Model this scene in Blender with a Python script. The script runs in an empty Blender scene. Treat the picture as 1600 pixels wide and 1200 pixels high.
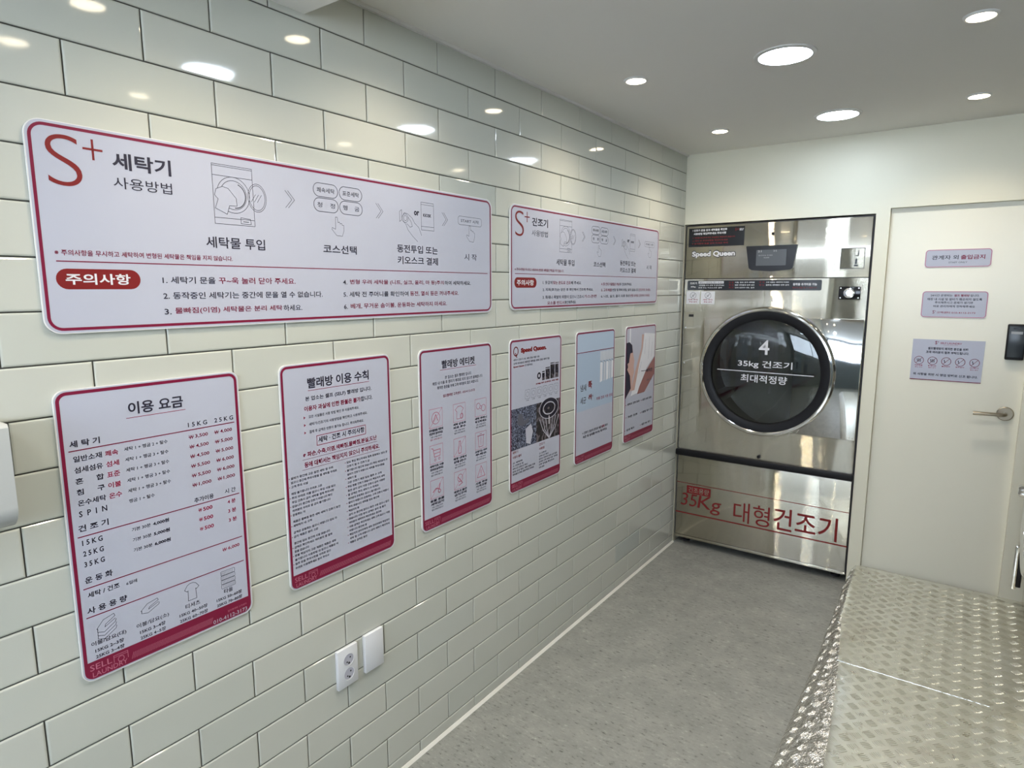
import bpy, bmesh, math, random
from mathutils import Matrix, Vector
random.seed(7)
PI = math.pi
sc = bpy.context.scene
C = sc.collection

# ------------------------------------------------------------------ camera, world, exposure
cam = bpy.data.cameras.new('camera')
cam.sensor_fit = 'HORIZONTAL'; cam.sensor_width = 36.0
cam.lens = 988.8 / 1600 * 36.0
cam.clip_start = 0.02; cam.clip_end = 60
camo = bpy.data.objects.new('camera', cam); C.objects.link(camo)
RX = Vector((0.811414, 0.584471, -0.000622)); RD = Vector((0.087175, -0.122077, -0.988685)); RF = Vector((-0.577934, 0.802179, -0.150006))
m = Matrix((RX, -RD, -RF)).transposed().to_4x4(); m.translation = Vector((1.43692, -0.53865, 1.62513))
camo.matrix_world = m
sc.camera = camo

w = bpy.data.worlds.new('world'); sc.world = w; w.use_nodes = True
bg = w.node_tree.nodes['Background']; bg.inputs[0].default_value = (0.72, 0.84, 1.0, 1); bg.inputs[1].default_value = 7.0

sc.view_settings.view_transform = 'Standard'; sc.view_settings.look = 'None'
sc.view_settings.gamma = 1.0; sc.view_settings.use_curve_mapping = False
sc.view_settings.exposure = 0.80
sc.cycles.use_denoising = True
sc.cycles.max_bounces = 10; sc.cycles.sample_clamp_indirect = 6.0; sc.cycles.caustics_reflective = False

SPOT_W = 13.5; SPOT_COL = (1.0, 0.87, 0.67); SPOT_EMIT = 14.0
BIG_EMIT = 38.0; BIG_COL = (0.74, 0.86, 1.0)

# ------------------------------------------------------------------ materials
def pmat(name, col, rough=0.5, metal=0.0, spec=0.5, emit=None, es=0.0, coat=0.0, trans=0.0, ior=1.45):
    mt = bpy.data.materials.new(name); mt.use_nodes = True
    b = mt.node_tree.nodes['Principled BSDF']
    b.inputs['Base Color'].default_value = (*col, 1); b.inputs['Roughness'].default_value = rough
    b.inputs['Metallic'].default_value = metal; b.inputs['Specular IOR Level'].default_value = spec
    b.inputs['Coat Weight'].default_value = coat; b.inputs['Transmission Weight'].default_value = trans
    b.inputs['IOR'].default_value = ior
    if emit: b.inputs['Emission Color'].default_value = (*emit, 1); b.inputs['Emission Strength'].default_value = es
    return mt
def N(mt, t, **k):
    n = mt.node_tree.nodes.new(t)
    for a, v in k.items(): setattr(n, a, v)
    return n
def L(mt, a, b): mt.node_tree.links.new(a, b)
def noise(mt, scale, detail=3, rough=0.5, vec=(1, 1, 1), coord='Object'):
    tc = N(mt, 'ShaderNodeTexCoord'); mp = N(mt, 'ShaderNodeMapping'); mp.inputs['Scale'].default_value = vec
    n = N(mt, 'ShaderNodeTexNoise'); n.inputs['Scale'].default_value = scale; n.inputs['Detail'].default_value = detail; n.inputs['Roughness'].default_value = rough
    L(mt, tc.outputs[coord], mp.inputs['Vector']); L(mt, mp.outputs[0], n.inputs['Vector'])
    return n
def ramp(mt, src, stops):
    r = N(mt, 'ShaderNodeValToRGB'); e = r.color_ramp.elements
    while len(e) < len(stops): e.new(0.5)
    for i, (p, c) in enumerate(stops): e[i].position = p; e[i].color = (*c, 1)
    L(mt, src, r.inputs[0]); return r
def bump(mt, src, strength, dist, nrm=None):
    b = N(mt, 'ShaderNodeBump'); b.inputs['Strength'].default_value = strength; b.inputs['Distance'].default_value = dist
    L(mt, src, b.inputs['Height'])
    if nrm: L(mt, nrm, b.inputs['Normal'])
    return b
def BS(mt): return mt.node_tree.nodes['Principled BSDF']

M = {}
t = M['tile'] = pmat('glazed_tile', (0.70, 0.70, 0.63), 0.06, spec=0.6)
oi = N(t, 'ShaderNodeObjectInfo'); r = ramp(t, oi.outputs['Random'], [(0, (0.52, 0.535, 0.485)), (0.93, (0.56, 0.565, 0.51)), (1, (0.45, 0.485, 0.46))]); L(t, r.outputs[0], BS(t).inputs['Base Color'])
n = noise(t, 5.0, 1, coord='Object'); b = bump(t, n.outputs[0], 0.10, 0.004); L(t, b.outputs[0], BS(t).inputs['Normal'])
M['grout'] = pmat('grout', (0.075, 0.075, 0.065), 0.9)
t = M['paint'] = pmat('cream_paint', (0.80, 0.77, 0.63), 0.5)
n = noise(t, 90, 2); b = bump(t, n.outputs[0], 0.05, 0.002); L(t, b.outputs[0], BS(t).inputs['Normal'])
t = M['ceil'] = pmat('ceiling_paint', (0.84, 0.815, 0.77), 0.75)
n = noise(t, 60, 2); b = bump(t, n.outputs[0], 0.05, 0.002); L(t, b.outputs[0], BS(t).inputs['Normal'])
t = M['doorpaint'] = pmat('door_film', (0.82, 0.79, 0.665), 0.28)
n = noise(t, 14, 2); b = bump(t, n.outputs[0], 0.06, 0.004); L(t, b.outputs[0], BS(t).inputs['Normal'])
t = M['floor'] = pmat('marbled_vinyl', (0.3, 0.3, 0.29), 0.42)
n1 = noise(t, 7, 6, 0.7); r1 = ramp(t, n1.outputs[0], [(0.30, (0.215, 0.220, 0.205)), (0.52, (0.265, 0.268, 0.25)), (0.74, (0.325, 0.325, 0.30))])
n2 = noise(t, 46, 5, 0.72, (0.75, 1.9, 1)); r2 = ramp(t, n2.outputs[0], [(0.34, (0.30, 0.30, 0.30)), (0.42, (0.95, 0.95, 0.95)), (0.58, (1, 1, 1)), (0.68, (1.45, 1.45, 1.43))])
mx = N(t, 'ShaderNodeMix', data_type='RGBA', blend_type='MULTIPLY'); mx.inputs[0].default_value = 1
L(t, r1.outputs[0], mx.inputs[6]); L(t, r2.outputs[0], mx.inputs[7]); L(t, mx.outputs[2], BS(t).inputs['Base Color'])
t = M['alu'] = pmat('checker_plate_metal', (0.62, 0.62, 0.56), 0.3, metal=0.85)
n1 = noise(t, 5, 5, 0.7); r1 = ramp(t, n1.outputs[0], [(0.28, (0.60, 0.56, 0.48)), (0.42, (0.72, 0.71, 0.63)), (0.8, (0.77, 0.76, 0.69))]); L(t, r1.outputs[0], BS(t).inputs['Base Color'])
n2 = noise(t, 22, 3, 0.6); r2 = ramp(t, n2.outputs[0], [(0.3, (0.26, 0.26, 0.26)), (0.7, (0.36, 0.36, 0.36))]); L(t, r2.outputs[0], BS(t).inputs['Roughness'])
n3 = noise(t, 9, 2); b = bump(t, n3.outputs[0], 0.25, 0.01); L(t, b.outputs[0], BS(t).inputs['Normal'])
t = M['bent'] = pmat('bent_plate_metal', (0.80, 0.79, 0.75), 0.24, metal=0.9)
n3 = noise(t, 34, 3, 0.6); b = bump(t, n3.outputs[0], 1.0, 0.022); L(t, b.outputs[0], BS(t).inputs['Normal'])
def steel(name, col, rough, amp, scale, vec, grain=0):
    t = pmat(name, col, rough, metal=1.0)
    n1 = noise(t, scale, 1.5, 0.4, vec); b1 = bump(t, n1.outputs[0], 1.0, amp)
    if not grain: L(t, b1.outputs[0], BS(t).inputs['Normal']); return t
    # horizontal brushing: every micro groove tips the normal up or down
    tc = N(t, 'ShaderNodeTexCoord'); sc_ = N(t, 'ShaderNodeVectorMath', operation='SCALE'); sc_.inputs[3].default_value = 4000.0
    wn = N(t, 'ShaderNodeTexWhiteNoise', noise_dimensions='3D'); L(t, tc.outputs['Object'], sc_.inputs[0]); L(t, sc_.outputs[0], wn.inputs['Vector'])
    a = N(t, 'ShaderNodeMath', operation='MULTIPLY_ADD'); a.inputs[1].default_value = 2; a.inputs[2].default_value = -1; L(t, wn.outputs['Value'], a.inputs[0])
    q = N(t, 'ShaderNodeMath', operation='POWER'); q.inputs[1].default_value = 3; L(t, a.outputs[0], q.inputs[0])
    g = N(t, 'ShaderNodeMath', operation='MULTIPLY'); g.inputs[1].default_value = grain; L(t, q.outputs[0], g.inputs[0])
    cb = N(t, 'ShaderNodeCombineXYZ'); L(t, g.outputs[0], cb.inputs[2])
    ad = N(t, 'ShaderNodeVectorMath', operation='ADD'); L(t, b1.outputs[0], ad.inputs[0]); L(t, cb.outputs[0], ad.inputs[1])
    nm = N(t, 'ShaderNodeVectorMath', operation='NORMALIZE'); L(t, ad.outputs[0], nm.inputs[0]); L(t, nm.outputs[0], BS(t).inputs['Normal'])
    return t
M['steel'] = steel('brushed_steel', (0.56, 0.52, 0.43), 0.04, 0.013, 2.2, (1.5, 0.10, 1.0), 0.85)
M['mirror'] = steel('polished_steel', (0.56, 0.565, 0.56), 0.05, 0.016, 2.4, (1.2, 0.4, 1.0))
M['chrome'] = pmat('chrome', (0.80, 0.80, 0.80), 0.08, metal=1.0)
M['nickel'] = pmat('brushed_nickel', (0.30, 0.265, 0.21), 0.32, metal=1.0)
M['black'] = pmat('black_rubber', (0.008, 0.008, 0.010), 0.45, spec=0.3)
M['gloss_black'] = pmat('gloss_black', (0.008, 0.008, 0.01), 0.12)
M['drum'] = pmat('drum_steel', (0.30, 0.29, 0.27), 0.3, metal=0.9)
M['slate'] = pmat('slate_grey_panel', (0.16, 0.19, 0.21), 0.5)
M['umber'] = pmat('brown_grey_panel', (0.17, 0.155, 0.13), 0.5)
M['offwhite'] = pmat('grey_white_plastic', (0.50, 0.505, 0.49), 0.5)
M['dark'] = pmat('dark_gap', (0.03, 0.028, 0.032), 0.6)
M['glass'] = pmat('dark_tinted_glass', (0.42, 0.44, 0.43), 0.02, trans=1.0, ior=1.5)
M['white'] = pmat('white_plastic', (0.70, 0.71, 0.74), 0.35)
M['board'] = pmat('board_white', (0.46, 0.475, 0.57), 0.42)  # lavender tint of the cool light is put into this white
M['edge'] = pmat('board_edge_white', (0.74, 0.73, 0.72), 0.4)
M['crimson'] = pmat('print_crimson', (0.19, 0.003, 0.036), 0.45)
M['red'] = pmat('print_red', (0.19, 0.006, 0.008), 0.5)
M['pink'] = pmat('print_rose', (0.30, 0.025, 0.07), 0.45)
M['ink'] = pmat('print_ink', (0.022, 0.020, 0.04), 0.45)
M['hair'] = pmat('print_hairline', (0.10, 0.10, 0.13), 0.45)
M['wprint'] = pmat('print_white', (0.72, 0.72, 0.76), 0.45)
M['roseline'] = pmat('print_light_rose', (0.50, 0.16, 0.24), 0.45)
M['screen'] = pmat('display_grey', (0.045, 0.05, 0.055), 0.15, emit=(0.5, 0.55, 0.6), es=0.05)
M['panelgrey'] = pmat('keypad_charcoal', (0.035, 0.042, 0.05), 0.25)
M['greytext'] = pmat('grey_print', (0.35, 0.36, 0.37), 0.4)
M['caulk'] = pmat('white_caulk', (0.72, 0.71, 0.66), 0.5)
M['beige'] = pmat('beige_boards', (0.88, 0.74, 0.46), 0.5)
M['spotlens'] = pmat('warm_lamp_lens', (1, 1, 1), 0.4, emit=(1.0, 0.86, 0.62), es=SPOT_EMIT)
M['biglens'] = pmat('cool_lamp_lens', (1, 1, 1), 0.4, emit=BIG_COL, es=BIG_EMIT)
M['trim'] = pmat('lamp_trim', (0.72, 0.71, 0.69), 0.35)
M['frame'] = pmat('dark_frame', (0.06, 0.06, 0.065), 0.4)

# ------------------------------------------------------------------ helpers
def new_obj(name, me, mat=None, parent=None, mw=None):
    o = bpy.data.objects.new(name, me); C.objects.link(o)
    if mat and me is not None and not me.materials: me.materials.append(M[mat] if isinstance(mat, str) else mat)
    if parent: o.parent = parent
    if mw is not None: o.matrix_local = mw
    return o
def from_bm(name, bm, mat, parent=None, smooth=None, mw=None):
    bmesh.ops.recalc_face_normals(bm, faces=bm.faces)
    me = bpy.data.meshes.new(name); bm.to_mesh(me); bm.free()
    if smooth is not None:
        me.polygons.foreach_set('use_smooth', [True] * len(me.polygons))
        me.set_sharp_from_angle(angle=math.radians(smooth))
    return new_obj(name, me, mat, parent, mw)
def box(bm, x0, x1, y0, y1, z0, z1, bev=0.0, seg=2):
    r = bmesh.ops.create_cube(bm, size=1)
    vs = r['verts']
    bmesh.ops.scale(bm, vec=(x1 - x0, y1 - y0, z1 - z0), verts=vs)
    bmesh.ops.translate(bm, vec=((x0 + x1) / 2, (y0 + y1) / 2, (z0 + z1) / 2), verts=vs)
    if bev > 0:
        es = list({e for v in vs for e in v.link_edges})
        bmesh.ops.bevel(bm, geom=es, offset=bev, segments=seg, affect='EDGES', profile=0.5)
def boxo(name, dims, mat, parent=None, bev=0.0, seg=2):
    bm = bmesh.new(); box(bm, *dims, bev=bev, seg=seg); return from_bm(name, bm, mat, parent, 35 if bev else None)
def lathe(name, prof, mat, parent=None, seg=64, center=(0, 0), smooth=40, closed=True, flip=False):
    """prof: list of (radius, z); turned about the local Z axis through center"""
    bm = bmesh.new(); rings = []
    for (r, z) in prof:
        if r < 1e-6: rings.append([bm.verts.new((center[0], center[1], z))])
        else: rings.append([bm.verts.new((center[0] + r * math.cos(2 * PI * i / seg), center[1] + r * math.sin(2 * PI * i / seg), z)) for i in range(seg)])
    pairs = list(zip(rings, rings[1:])) + ([(rings[-1], rings[0])] if closed else [])
    for a, b in pairs:
        if a is b or (len(a) == 1 and len(b) == 1): continue
        for i in range(seg):
            j = (i + 1) % seg
            f = [a[i % len(a)]] + ([a[j]] if len(a) > 1 else []) + ([b[j], b[i]] if len(b) > 1 else [b[0]])
            bm.faces.new(f)
    return from_bm(name, bm, mat, parent, smooth)
def tube(bm, pts, r, seg=10):
    pts = [Vector(p) for p in pts]; prev = None; up = Vector((0.12, 0.2, 1)).normalized()
    for k, p in enumerate(pts):
        d = (pts[min(k + 1, len(pts) - 1)] - pts[max(k - 1, 0)]).normalized()
        a = d.cross(up).normalized(); b_ = d.cross(a)
        ring = [bm.verts.new(p + (a * math.cos(2 * PI * i / seg) + b_ * math.sin(2 * PI * i / seg)) * r) for i in range(seg)]
        if prev:
            for i in range(seg): bm.faces.new([prev[i], prev[(i + 1) % seg], ring[(i + 1) % seg], ring[i]])
        else: bm.faces.new(ring)
        prev = ring
    bm.faces.new(prev)
def prism(bm, pts, z0, z1):
    a = [bm.verts.new((p[0], p[1], z0)) for p in pts]; b_ = [bm.verts.new((p[0], p[1], z1)) for p in pts]
    bm.faces.new(a); bm.faces.new(list(reversed(b_)))
    for i in range(len(pts)):
        j = (i + 1) % len(pts); bm.faces.new([a[i], a[j], b_[j], b_[i]])
def tag(o, label=None, cat=None, group=None, kind=None):
    if label: o['label'] = label
    if cat: o['category'] = cat
    if group: o['group'] = group
    if kind: o['kind'] = kind
    return o
def empty(name, mat4, label, cat, group=None):
    o = bpy.data.objects.new(name, None); C.objects.link(o); o.empty_display_size = 0.05
    o.matrix_world = mat4; return tag(o, label, cat, group)
def frame(o, X, Y, Z):
    mm = Matrix((Vector(X), Vector(Y), Vector(Z))).transposed().to_4x4(); mm.translation = Vector(o); return mm
def on_left(y, z, x=0.0): return frame((x, y, z), (0, 1, 0), (0, 0, 1), (1, 0, 0))
def on_back(x, z, y): return frame((x, y, z), (1, 0, 0), (0, 0, 1), (0, -1, 0))

# ------------------------------------------------------------------ printing
_font_cache = {}
_TC = bpy.data.curves.new('text_source', 'FONT'); _TO = bpy.data.objects.new('text_source', _TC)
def glyphs(s, off, res=2):
    k = (s, off, res)
    if k not in _font_cache:
        cu = _TC; cu.body = s; cu.resolution_u = res; cu.offset = off
        o = _TO; me = o.to_mesh()
        vs = [tuple(v.co) for v in me.vertices]; fs = [tuple(p.vertices) for p in me.polygons]
        o.to_mesh_clear()
        xs = [v[0] for v in vs] or [0, 1]; ys = [v[1] for v in vs] or [0, 1]
        _font_cache[k] = (vs, fs, min(xs), max(xs), min(ys), max(ys))
    return _font_cache[k]
class Sheet:
    """collects flat print in a local frame: u to the right, v down, z off the surface"""
    def __init__(self, parent, z=0.0): self.p = parent; self.z = z; self.d = {}
    def _g(self, part, mat): return self.d.setdefault((part, mat), ([], []))
    def txt(self, mat, s, u0, v, u1, h, bold=0.0, part='lettering', lay=3, slant=0.0):
        if part == 'lettering' and h < 0.036 and bold > -0.01: bold = bold * 1.5 + (0.011 if h < 0.02 else 0.006)
        if s.startswith('₩'):
            k = (u1 - u0) * 0.24; self.txt(mat, 'W', u0, v, u0 + k, h, bold / 1.5 - 0.008, part, lay); self.rect(mat, u0 - k * .1, v - h * .58, u0 + k * 1.1, v - h * .46, part, lay + .5)
            return self.txt(mat, s[1:].strip(), u0 + k * 1.35, v, u1, h, bold / 1.5 - 0.008, part, lay)
        vs, fs, x0, x1, y0, y1 = glyphs(s, bold, 2 if h < 0.02 else 4 if h < 0.06 else 10)
        V, F = self._g(part, mat); n = len(V); sx = (u1 - u0) / (x1 - x0); sy = h / (y1 - y0)
        for p in vs:
            yy = (p[1] - y0) * sy
            V.append((u0 + (p[0] - x0) * sx + slant * yy, -v + yy, self.z + lay * 2e-4))
        F += [tuple(i + n for i in f) for f in fs]
    def poly(self, mat, pts, part='picture', lay=1):
        V, F = self._g(part, mat); n = len(V)
        V += [(p[0], -p[1], self.z + lay * 2e-4) for p in pts]; F.append(tuple(range(n, n + len(pts))))
    def rect(self, mat, u0, v0, u1, v1, part='picture', lay=1): self.poly(mat, [(u0, v1), (u1, v1), (u1, v0), (u0, v0)], part, lay)
    def line(self, mat, pts, wd=0.0012, closed=False, part='drawing', lay=2):
        V, F = self._g(part, mat)
        P = list(pts) + ([pts[0]] if closed else [])
        for a, b_ in zip(P, P[1:]):
            dx, dy = b_[0] - a[0], b_[1] - a[1]; l = math.hypot(dx, dy)
            if l < 1e-7: continue
            nx, ny = -dy / l * wd / 2, dx / l * wd / 2; ex, ey = dx / l * wd * 0.3, dy / l * wd * 0.3; n = len(V)
            for q in ((a[0] - ex + nx, a[1] - ey + ny), (b_[0] + ex + nx, b_[1] + ey + ny), (b_[0] + ex - nx, b_[1] + ey - ny), (a[0] - ex - nx, a[1] - ey - ny)):
                V.append((q[0], -q[1], self.z + lay * 2e-4))
            F.append((n + 3, n + 2, n + 1, n) if False else (n, n + 1, n + 2, n + 3))
    def ell(self, mat, cu, cv, ru, rv=None, wd=0.0012, n=24, a0=0, a1=2 * PI, **k):
        rv = rv or ru
        pts = [(cu + ru * math.cos(a0 + (a1 - a0) * i / n), cv + rv * math.sin(a0 + (a1 - a0) * i / n)) for i in range(n + 1)]
        self.line(mat, pts, wd, **k)
    def pill(self, u0, v0, u1, v1, r=None, n=6):
        r = r or (v1 - v0) / 2; P = []
        for cx, cy, s in ((u1 - r, v1 - r, 0), (u0 + r, v1 - r, 1), (u0 + r, v0 + r, 2), (u1 - r, v0 + r, 3)):
            for i in range(n + 1):
                a = PI / 2 * (s + i / n); P.append((cx + r * math.cos(a), cy + r * math.sin(a)))
        return P
    def ring(self, mat, outer, inner, part='border', lay=2):
        V, F = self._g(part, mat); n = len(V); k = len(outer); z = self.z + lay * 2e-4
        V += [(p[0], -p[1], z) for p in outer] + [(p[0], -p[1], z) for p in inner]
        for i in range(k):
            j = (i + 1) % k; F.append((n + i, n + j, n + k + j, n + k + i))
    def finish(self, labels=None):
        for (part, mat), (V, F) in self.d.items():
            me = bpy.data.meshes.new(part); me.from_pydata(V, [], F); me.update()
            o = new_obj(part, me, mat, self.p)
            if len(F) > 1: o['kind'] = 'stuff'
            if part == 'lettering' and labels is not False:
                o['label'] = {'ink': 'black lettering', 'red': 'red lettering', 'pink': 'rose red lettering', 'wprint': 'white lettering', 'crimson': 'crimson lettering', 'hair': 'thin grey lettering'}.get(mat, mat + ' lettering')
def board(name, mat4, wd, ht, r, label, cat, group, th=0.006, margin=0.0058, line=0.0058, bmat='crimson'):
    e = empty(name, mat4, label, cat, group); s = Sheet(e, th)
    bm = bmesh.new(); P = s.pill(0, 0, wd, ht, r, 8); prism(bm, [(p[0], -p[1]) for p in P], 0.0012, th)
    from_bm('panel', bm, 'edge', e)
    s.poly('board', [(p[0], p[1]) for p in reversed(s.pill(0.0015, 0.0015, wd - 0.0015, ht - 0.0015, r - 0.0015, 8))], 'face', 0.5)
    s.ring(bmat, s.pill(margin, margin, wd - margin, ht - margin, r - margin * .6, 8), s.pill(margin + line, margin + line, wd - margin - line, ht - margin - line, r - margin - line * .7, 8))
    return e, s

# ------------------------------------------------------------------ the room
YB = 3.235; ZC = 2.40; XR = 2.66; YF = -2.4; YS = 0.555; ZS = 2.312; PH = 0.12; YD = 3.265
def struct(name, boxes, mat):
    bm = bmesh.new()
    for b_ in boxes: box(bm, *b_)
    return tag(from_bm(name, bm, mat), kind='structure')
struct('floor', [(-0.15, XR + .15, YF - .15, YB + .95, -0.1, 0)], 'floor')
struct('ceiling', [(-0.15, XR + .15, YS, YB + .95, ZC, ZC + .1), (-0.15, XR + .15, YF - .15, YS, ZS, ZC + .1)], 'ceil')
struct('wall_back', [(-0.15, 1.067, YB, YB + .12, 1.999, ZC), (1.004, 1.067, YB, YB + .9, 0, 1.999), (1.067, 1.67, YB, YB + .12, 2.022, ZC),
                     (1.67, XR, YB, YB + .12, 0, ZC), (-0.15, 1.004, YB + .85, YB + .95, 0, ZC), (-0.15, 0.0, YB, YB + .85, 0, 1.999), (0.0, 1.004, YB + .12, YB + .85, 2.02, 2.12), (1.067, 1.70, YB + .125, YB + .20, 0, ZC)], 'paint')  # last box added behind the door to stop outside light leaking in
struct('wall_right', [(XR, XR + .15, YF, YB + .12, 0, ZC)], 'paint')
struct('wall_front', [(-0.15, 0.12, YF - .15, YF, 0, ZC), (0.12, XR, YF - .15, YF, 2.25, ZC), (0.12, XR, YF - .15, YF, 0, 1.30), (XR - 0.12, XR + .15, YF - .15, YF, 0, 2.25)], 'slate')
wl = struct('wall_left', [(-0.15, -0.004, YF, YB, 0, ZC)], 'grout')
bm = bmesh.new()
for x in (0.12, 1.3, XR - 0.16): box(bm, x, x + .04, YF - .1, YF - .05, 1.30, 2.25)
box(bm, 0.12, XR - .12, YF - .1, YF - .05, 2.21, 2.25); box(bm, 0.12, XR - .12, YF - .1, YF - .05, 1.30, 1.35)
tag(from_bm('window_1', bm, 'frame'), kind='structure')
# tiles: full pieces share one mesh
RH = 0.102; HW = 0.1507; J = 0.0030
def tile_mesh(wd, ht):
    a, b_ = wd / 2, ht / 2; V = []; F = []
    rings = [(0, -0.0038), (0, -0.0020), (0.0013, -0.0007), (0.0036, 0.0)]
    for ins, d in rings:
        V += [(d, -a + ins, -b_ + ins), (d, a - ins, -b_ + ins), (d, a - ins, b_ - ins), (d, -a + ins, b_ - ins)]
    for k in range(3):
        for i in range(4):
            j = (i + 1) % 4; F.append((4 * k + i, 4 * k + j, 4 * k + 4 + j, 4 * k + 4 + i))
    F.append((12, 13, 14, 15))
    me = bpy.data.meshes.new('tile'); me.from_pydata(V, [], F); me.update(); me.materials.append(M['tile']); return me
_tm = {}
far_V = []; far_F = []
tiles = []
for row in range(-1, 23):
    zt = min(2.295 - RH * row, ZC - 0.006); zb = max(2.295 - RH * (row + 1), 0.008)
    if zt - zb < 0.01: continue
    par = row % 2
    u = par - 18
    while u * HW < YB:
        y0, y1 = max(u * HW, YF), min((u + 2) * HW, YB - 0.001)
        u += 2
        if y1 - y0 < 0.004: continue
        wd, ht = round(y1 - y0 - J, 4), round(zt - zb - J, 4)
        tiles.append(((y0 + y1) / 2, (zt + zb) / 2, wd, ht))
for (yc, zc, wd, ht) in tiles:
    k = (wd, ht)
    if k not in _tm: _tm[k] = tile_mesh(wd, ht)
    rot = Matrix.Rotation(random.gauss(0, 0.0016), 4, 'Y') @ Matrix.Rotation(random.gauss(0, 0.0013), 4, 'Z')
    mw = Matrix.Translation((0, yc, zc)) @ rot
    if yc + wd / 2 > -0.34: new_obj('tile', _tm[k], None, wl, mw)
    else:
        n = len(far_V); far_V += [tuple(mw @ v.co) for v in _tm[k].vertices]; far_F += [tuple(i + n for i in p.vertices) for p in _tm[k].polygons]
me = bpy.data.meshes.new('tile_field'); me.from_pydata(far_V, [], far_F); me.update()
o = new_obj('tile_field', me, 'tile', wl); o['kind'] = 'stuff'
bm = bmesh.new(); prism(bm, [(-0.003, 0.0), (0.009, 0.0), (0.002, 0.010), (-0.003, 0.010)], 0, YB - YF)
o = tag(from_bm('baseboard_left', bm, 'caulk', mw=frame((0, YB - 0.001, 0), (1, 0, 0), (0, 0, 1), (0, -1, 0))), kind='structure')
bm = bmesh.new(); box(bm, -0.003, 0.010, YS, YB - 0.001, ZC - 0.010, ZC)
tag(from_bm('trim_1', bm, 'trim'), kind='structure')

# ------------------------------------------------------------------ door and partition
d1 = bpy.data.objects.new('door_1', None); C.objects.link(d1); d1.matrix_world = on_back(1.067, 0, YD); tag(d1, kind='structure', label='cream flush door at the back under a shallow lintel')
boxo('door_leaf', (0.001, 0.6025, PH - 0.02, 2.021, -0.04, 0.0), 'doorpaint', d1)
# lever handle
h = bpy.data.objects.new('handle', None); C.objects.link(h); h.parent = d1; h['label'] = 'brushed metal lever handle on a round rose'
hx, hz = 1.614 - 1.067, 1.027
lathe('rose', [(0, 0.0005), (0.033, 0.0005), (0.034, 0.004), (0.030, 0.008), (0, 0.008)], 'nickel', h, 40, (hx, hz), closed=False)
bm = bmesh.new(); tube(bm, [(hx, hz, 0.008), (hx, hz, 0.040), (hx - 0.004, hz, 0.049), (hx - 0.014, hz, 0.053), (hx - 0.125, hz - 0.002, 0.053)], 0.0085, 16)
from_bm('lever', bm, 'nickel', h, 50)
# digital lock
lk = bpy.data.objects.new('door_lock', None); C.objects.link(lk); lk.parent = d1; lk['label'] = 'black keypad lock above the lever handle'
lx = 1.586 - 1.067
boxo('lock_body', (lx, lx + 0.072, 1.288, 1.456, 0.0005, 0.024), 'black', lk, 0.006, 3)
boxo('keypad', (lx + 0.006, lx + 0.066, 1.300, 1.448, 0.024, 0.0265), 'panelgrey', lk, 0.002)
s = Sheet(lk, 0.0266); s.rect('gloss_black', lx + 0.022, -1.440, lx + 0.048, -1.433, 'slot', 0.6)
s.rect('greytext', lx + 0.015, -1.422, lx + 0.058, -1.410, 'lock_mark', 0.6); s.finish()

# ------------------------------------------------------------------ checker plate platform
pl = empty('plate_platform', Matrix.Identity(4), 'raised aluminium checker plate platform in front of the cream door', 'platform')
CR = [(-2.0, 1.205), (1.0, 1.196), (1.5, 1.180), (1.8, 1.157), (2.17, 1.121), (2.6, 1.068), (2.9, 1.054), (YB, 1.046)]
def crease(y):
    for (a, xa), (b_, xb) in zip(CR, CR[1:]):
        if y <= b_: return xa + (xb - xa) * max(0, (y - a)) / (b_ - a)
    return CR[-1][1]
XE = 1.015
def surf(s_, y, dz=0.0):
    """s_ > 0: flat top right of the crease; s_ < 0: down the bent side to the floor"""
    xc = crease(y); h_ = PH + dz
    wob = 0.0035 * math.sin(y * 19 + 1.3) * math.sin(y * 7.1) + 0.002 * math.sin(y * 53)
    if s_ >= 0: return Vector((xc + s_, y, h_ - 0.004 * math.exp(-s_ / 0.012)))
    Ls = math.hypot(xc - XE, h_); f = min(1.0, -s_ / Ls)
    bow = math.sin(PI * f) * (0.010 + wob * 1.5)
    nx, nz = -h_ / Ls, (xc - XE) / Ls
    return Vector((xc - (xc - XE) * f + nx * bow, y, h_ * (1 - f) - 0.004 * (1 - f) ** 6 + nz * bow + 0.0005))
def nrm(s_, y, dz):
    a = surf(s_ + 0.002, y, dz) - surf(s_ - 0.002, y, dz); b_ = surf(s_, y + 0.004, dz) - surf(s_, y - 0.004, dz)
    return a.cross(b_).normalized()
XP = 2.60
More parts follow.
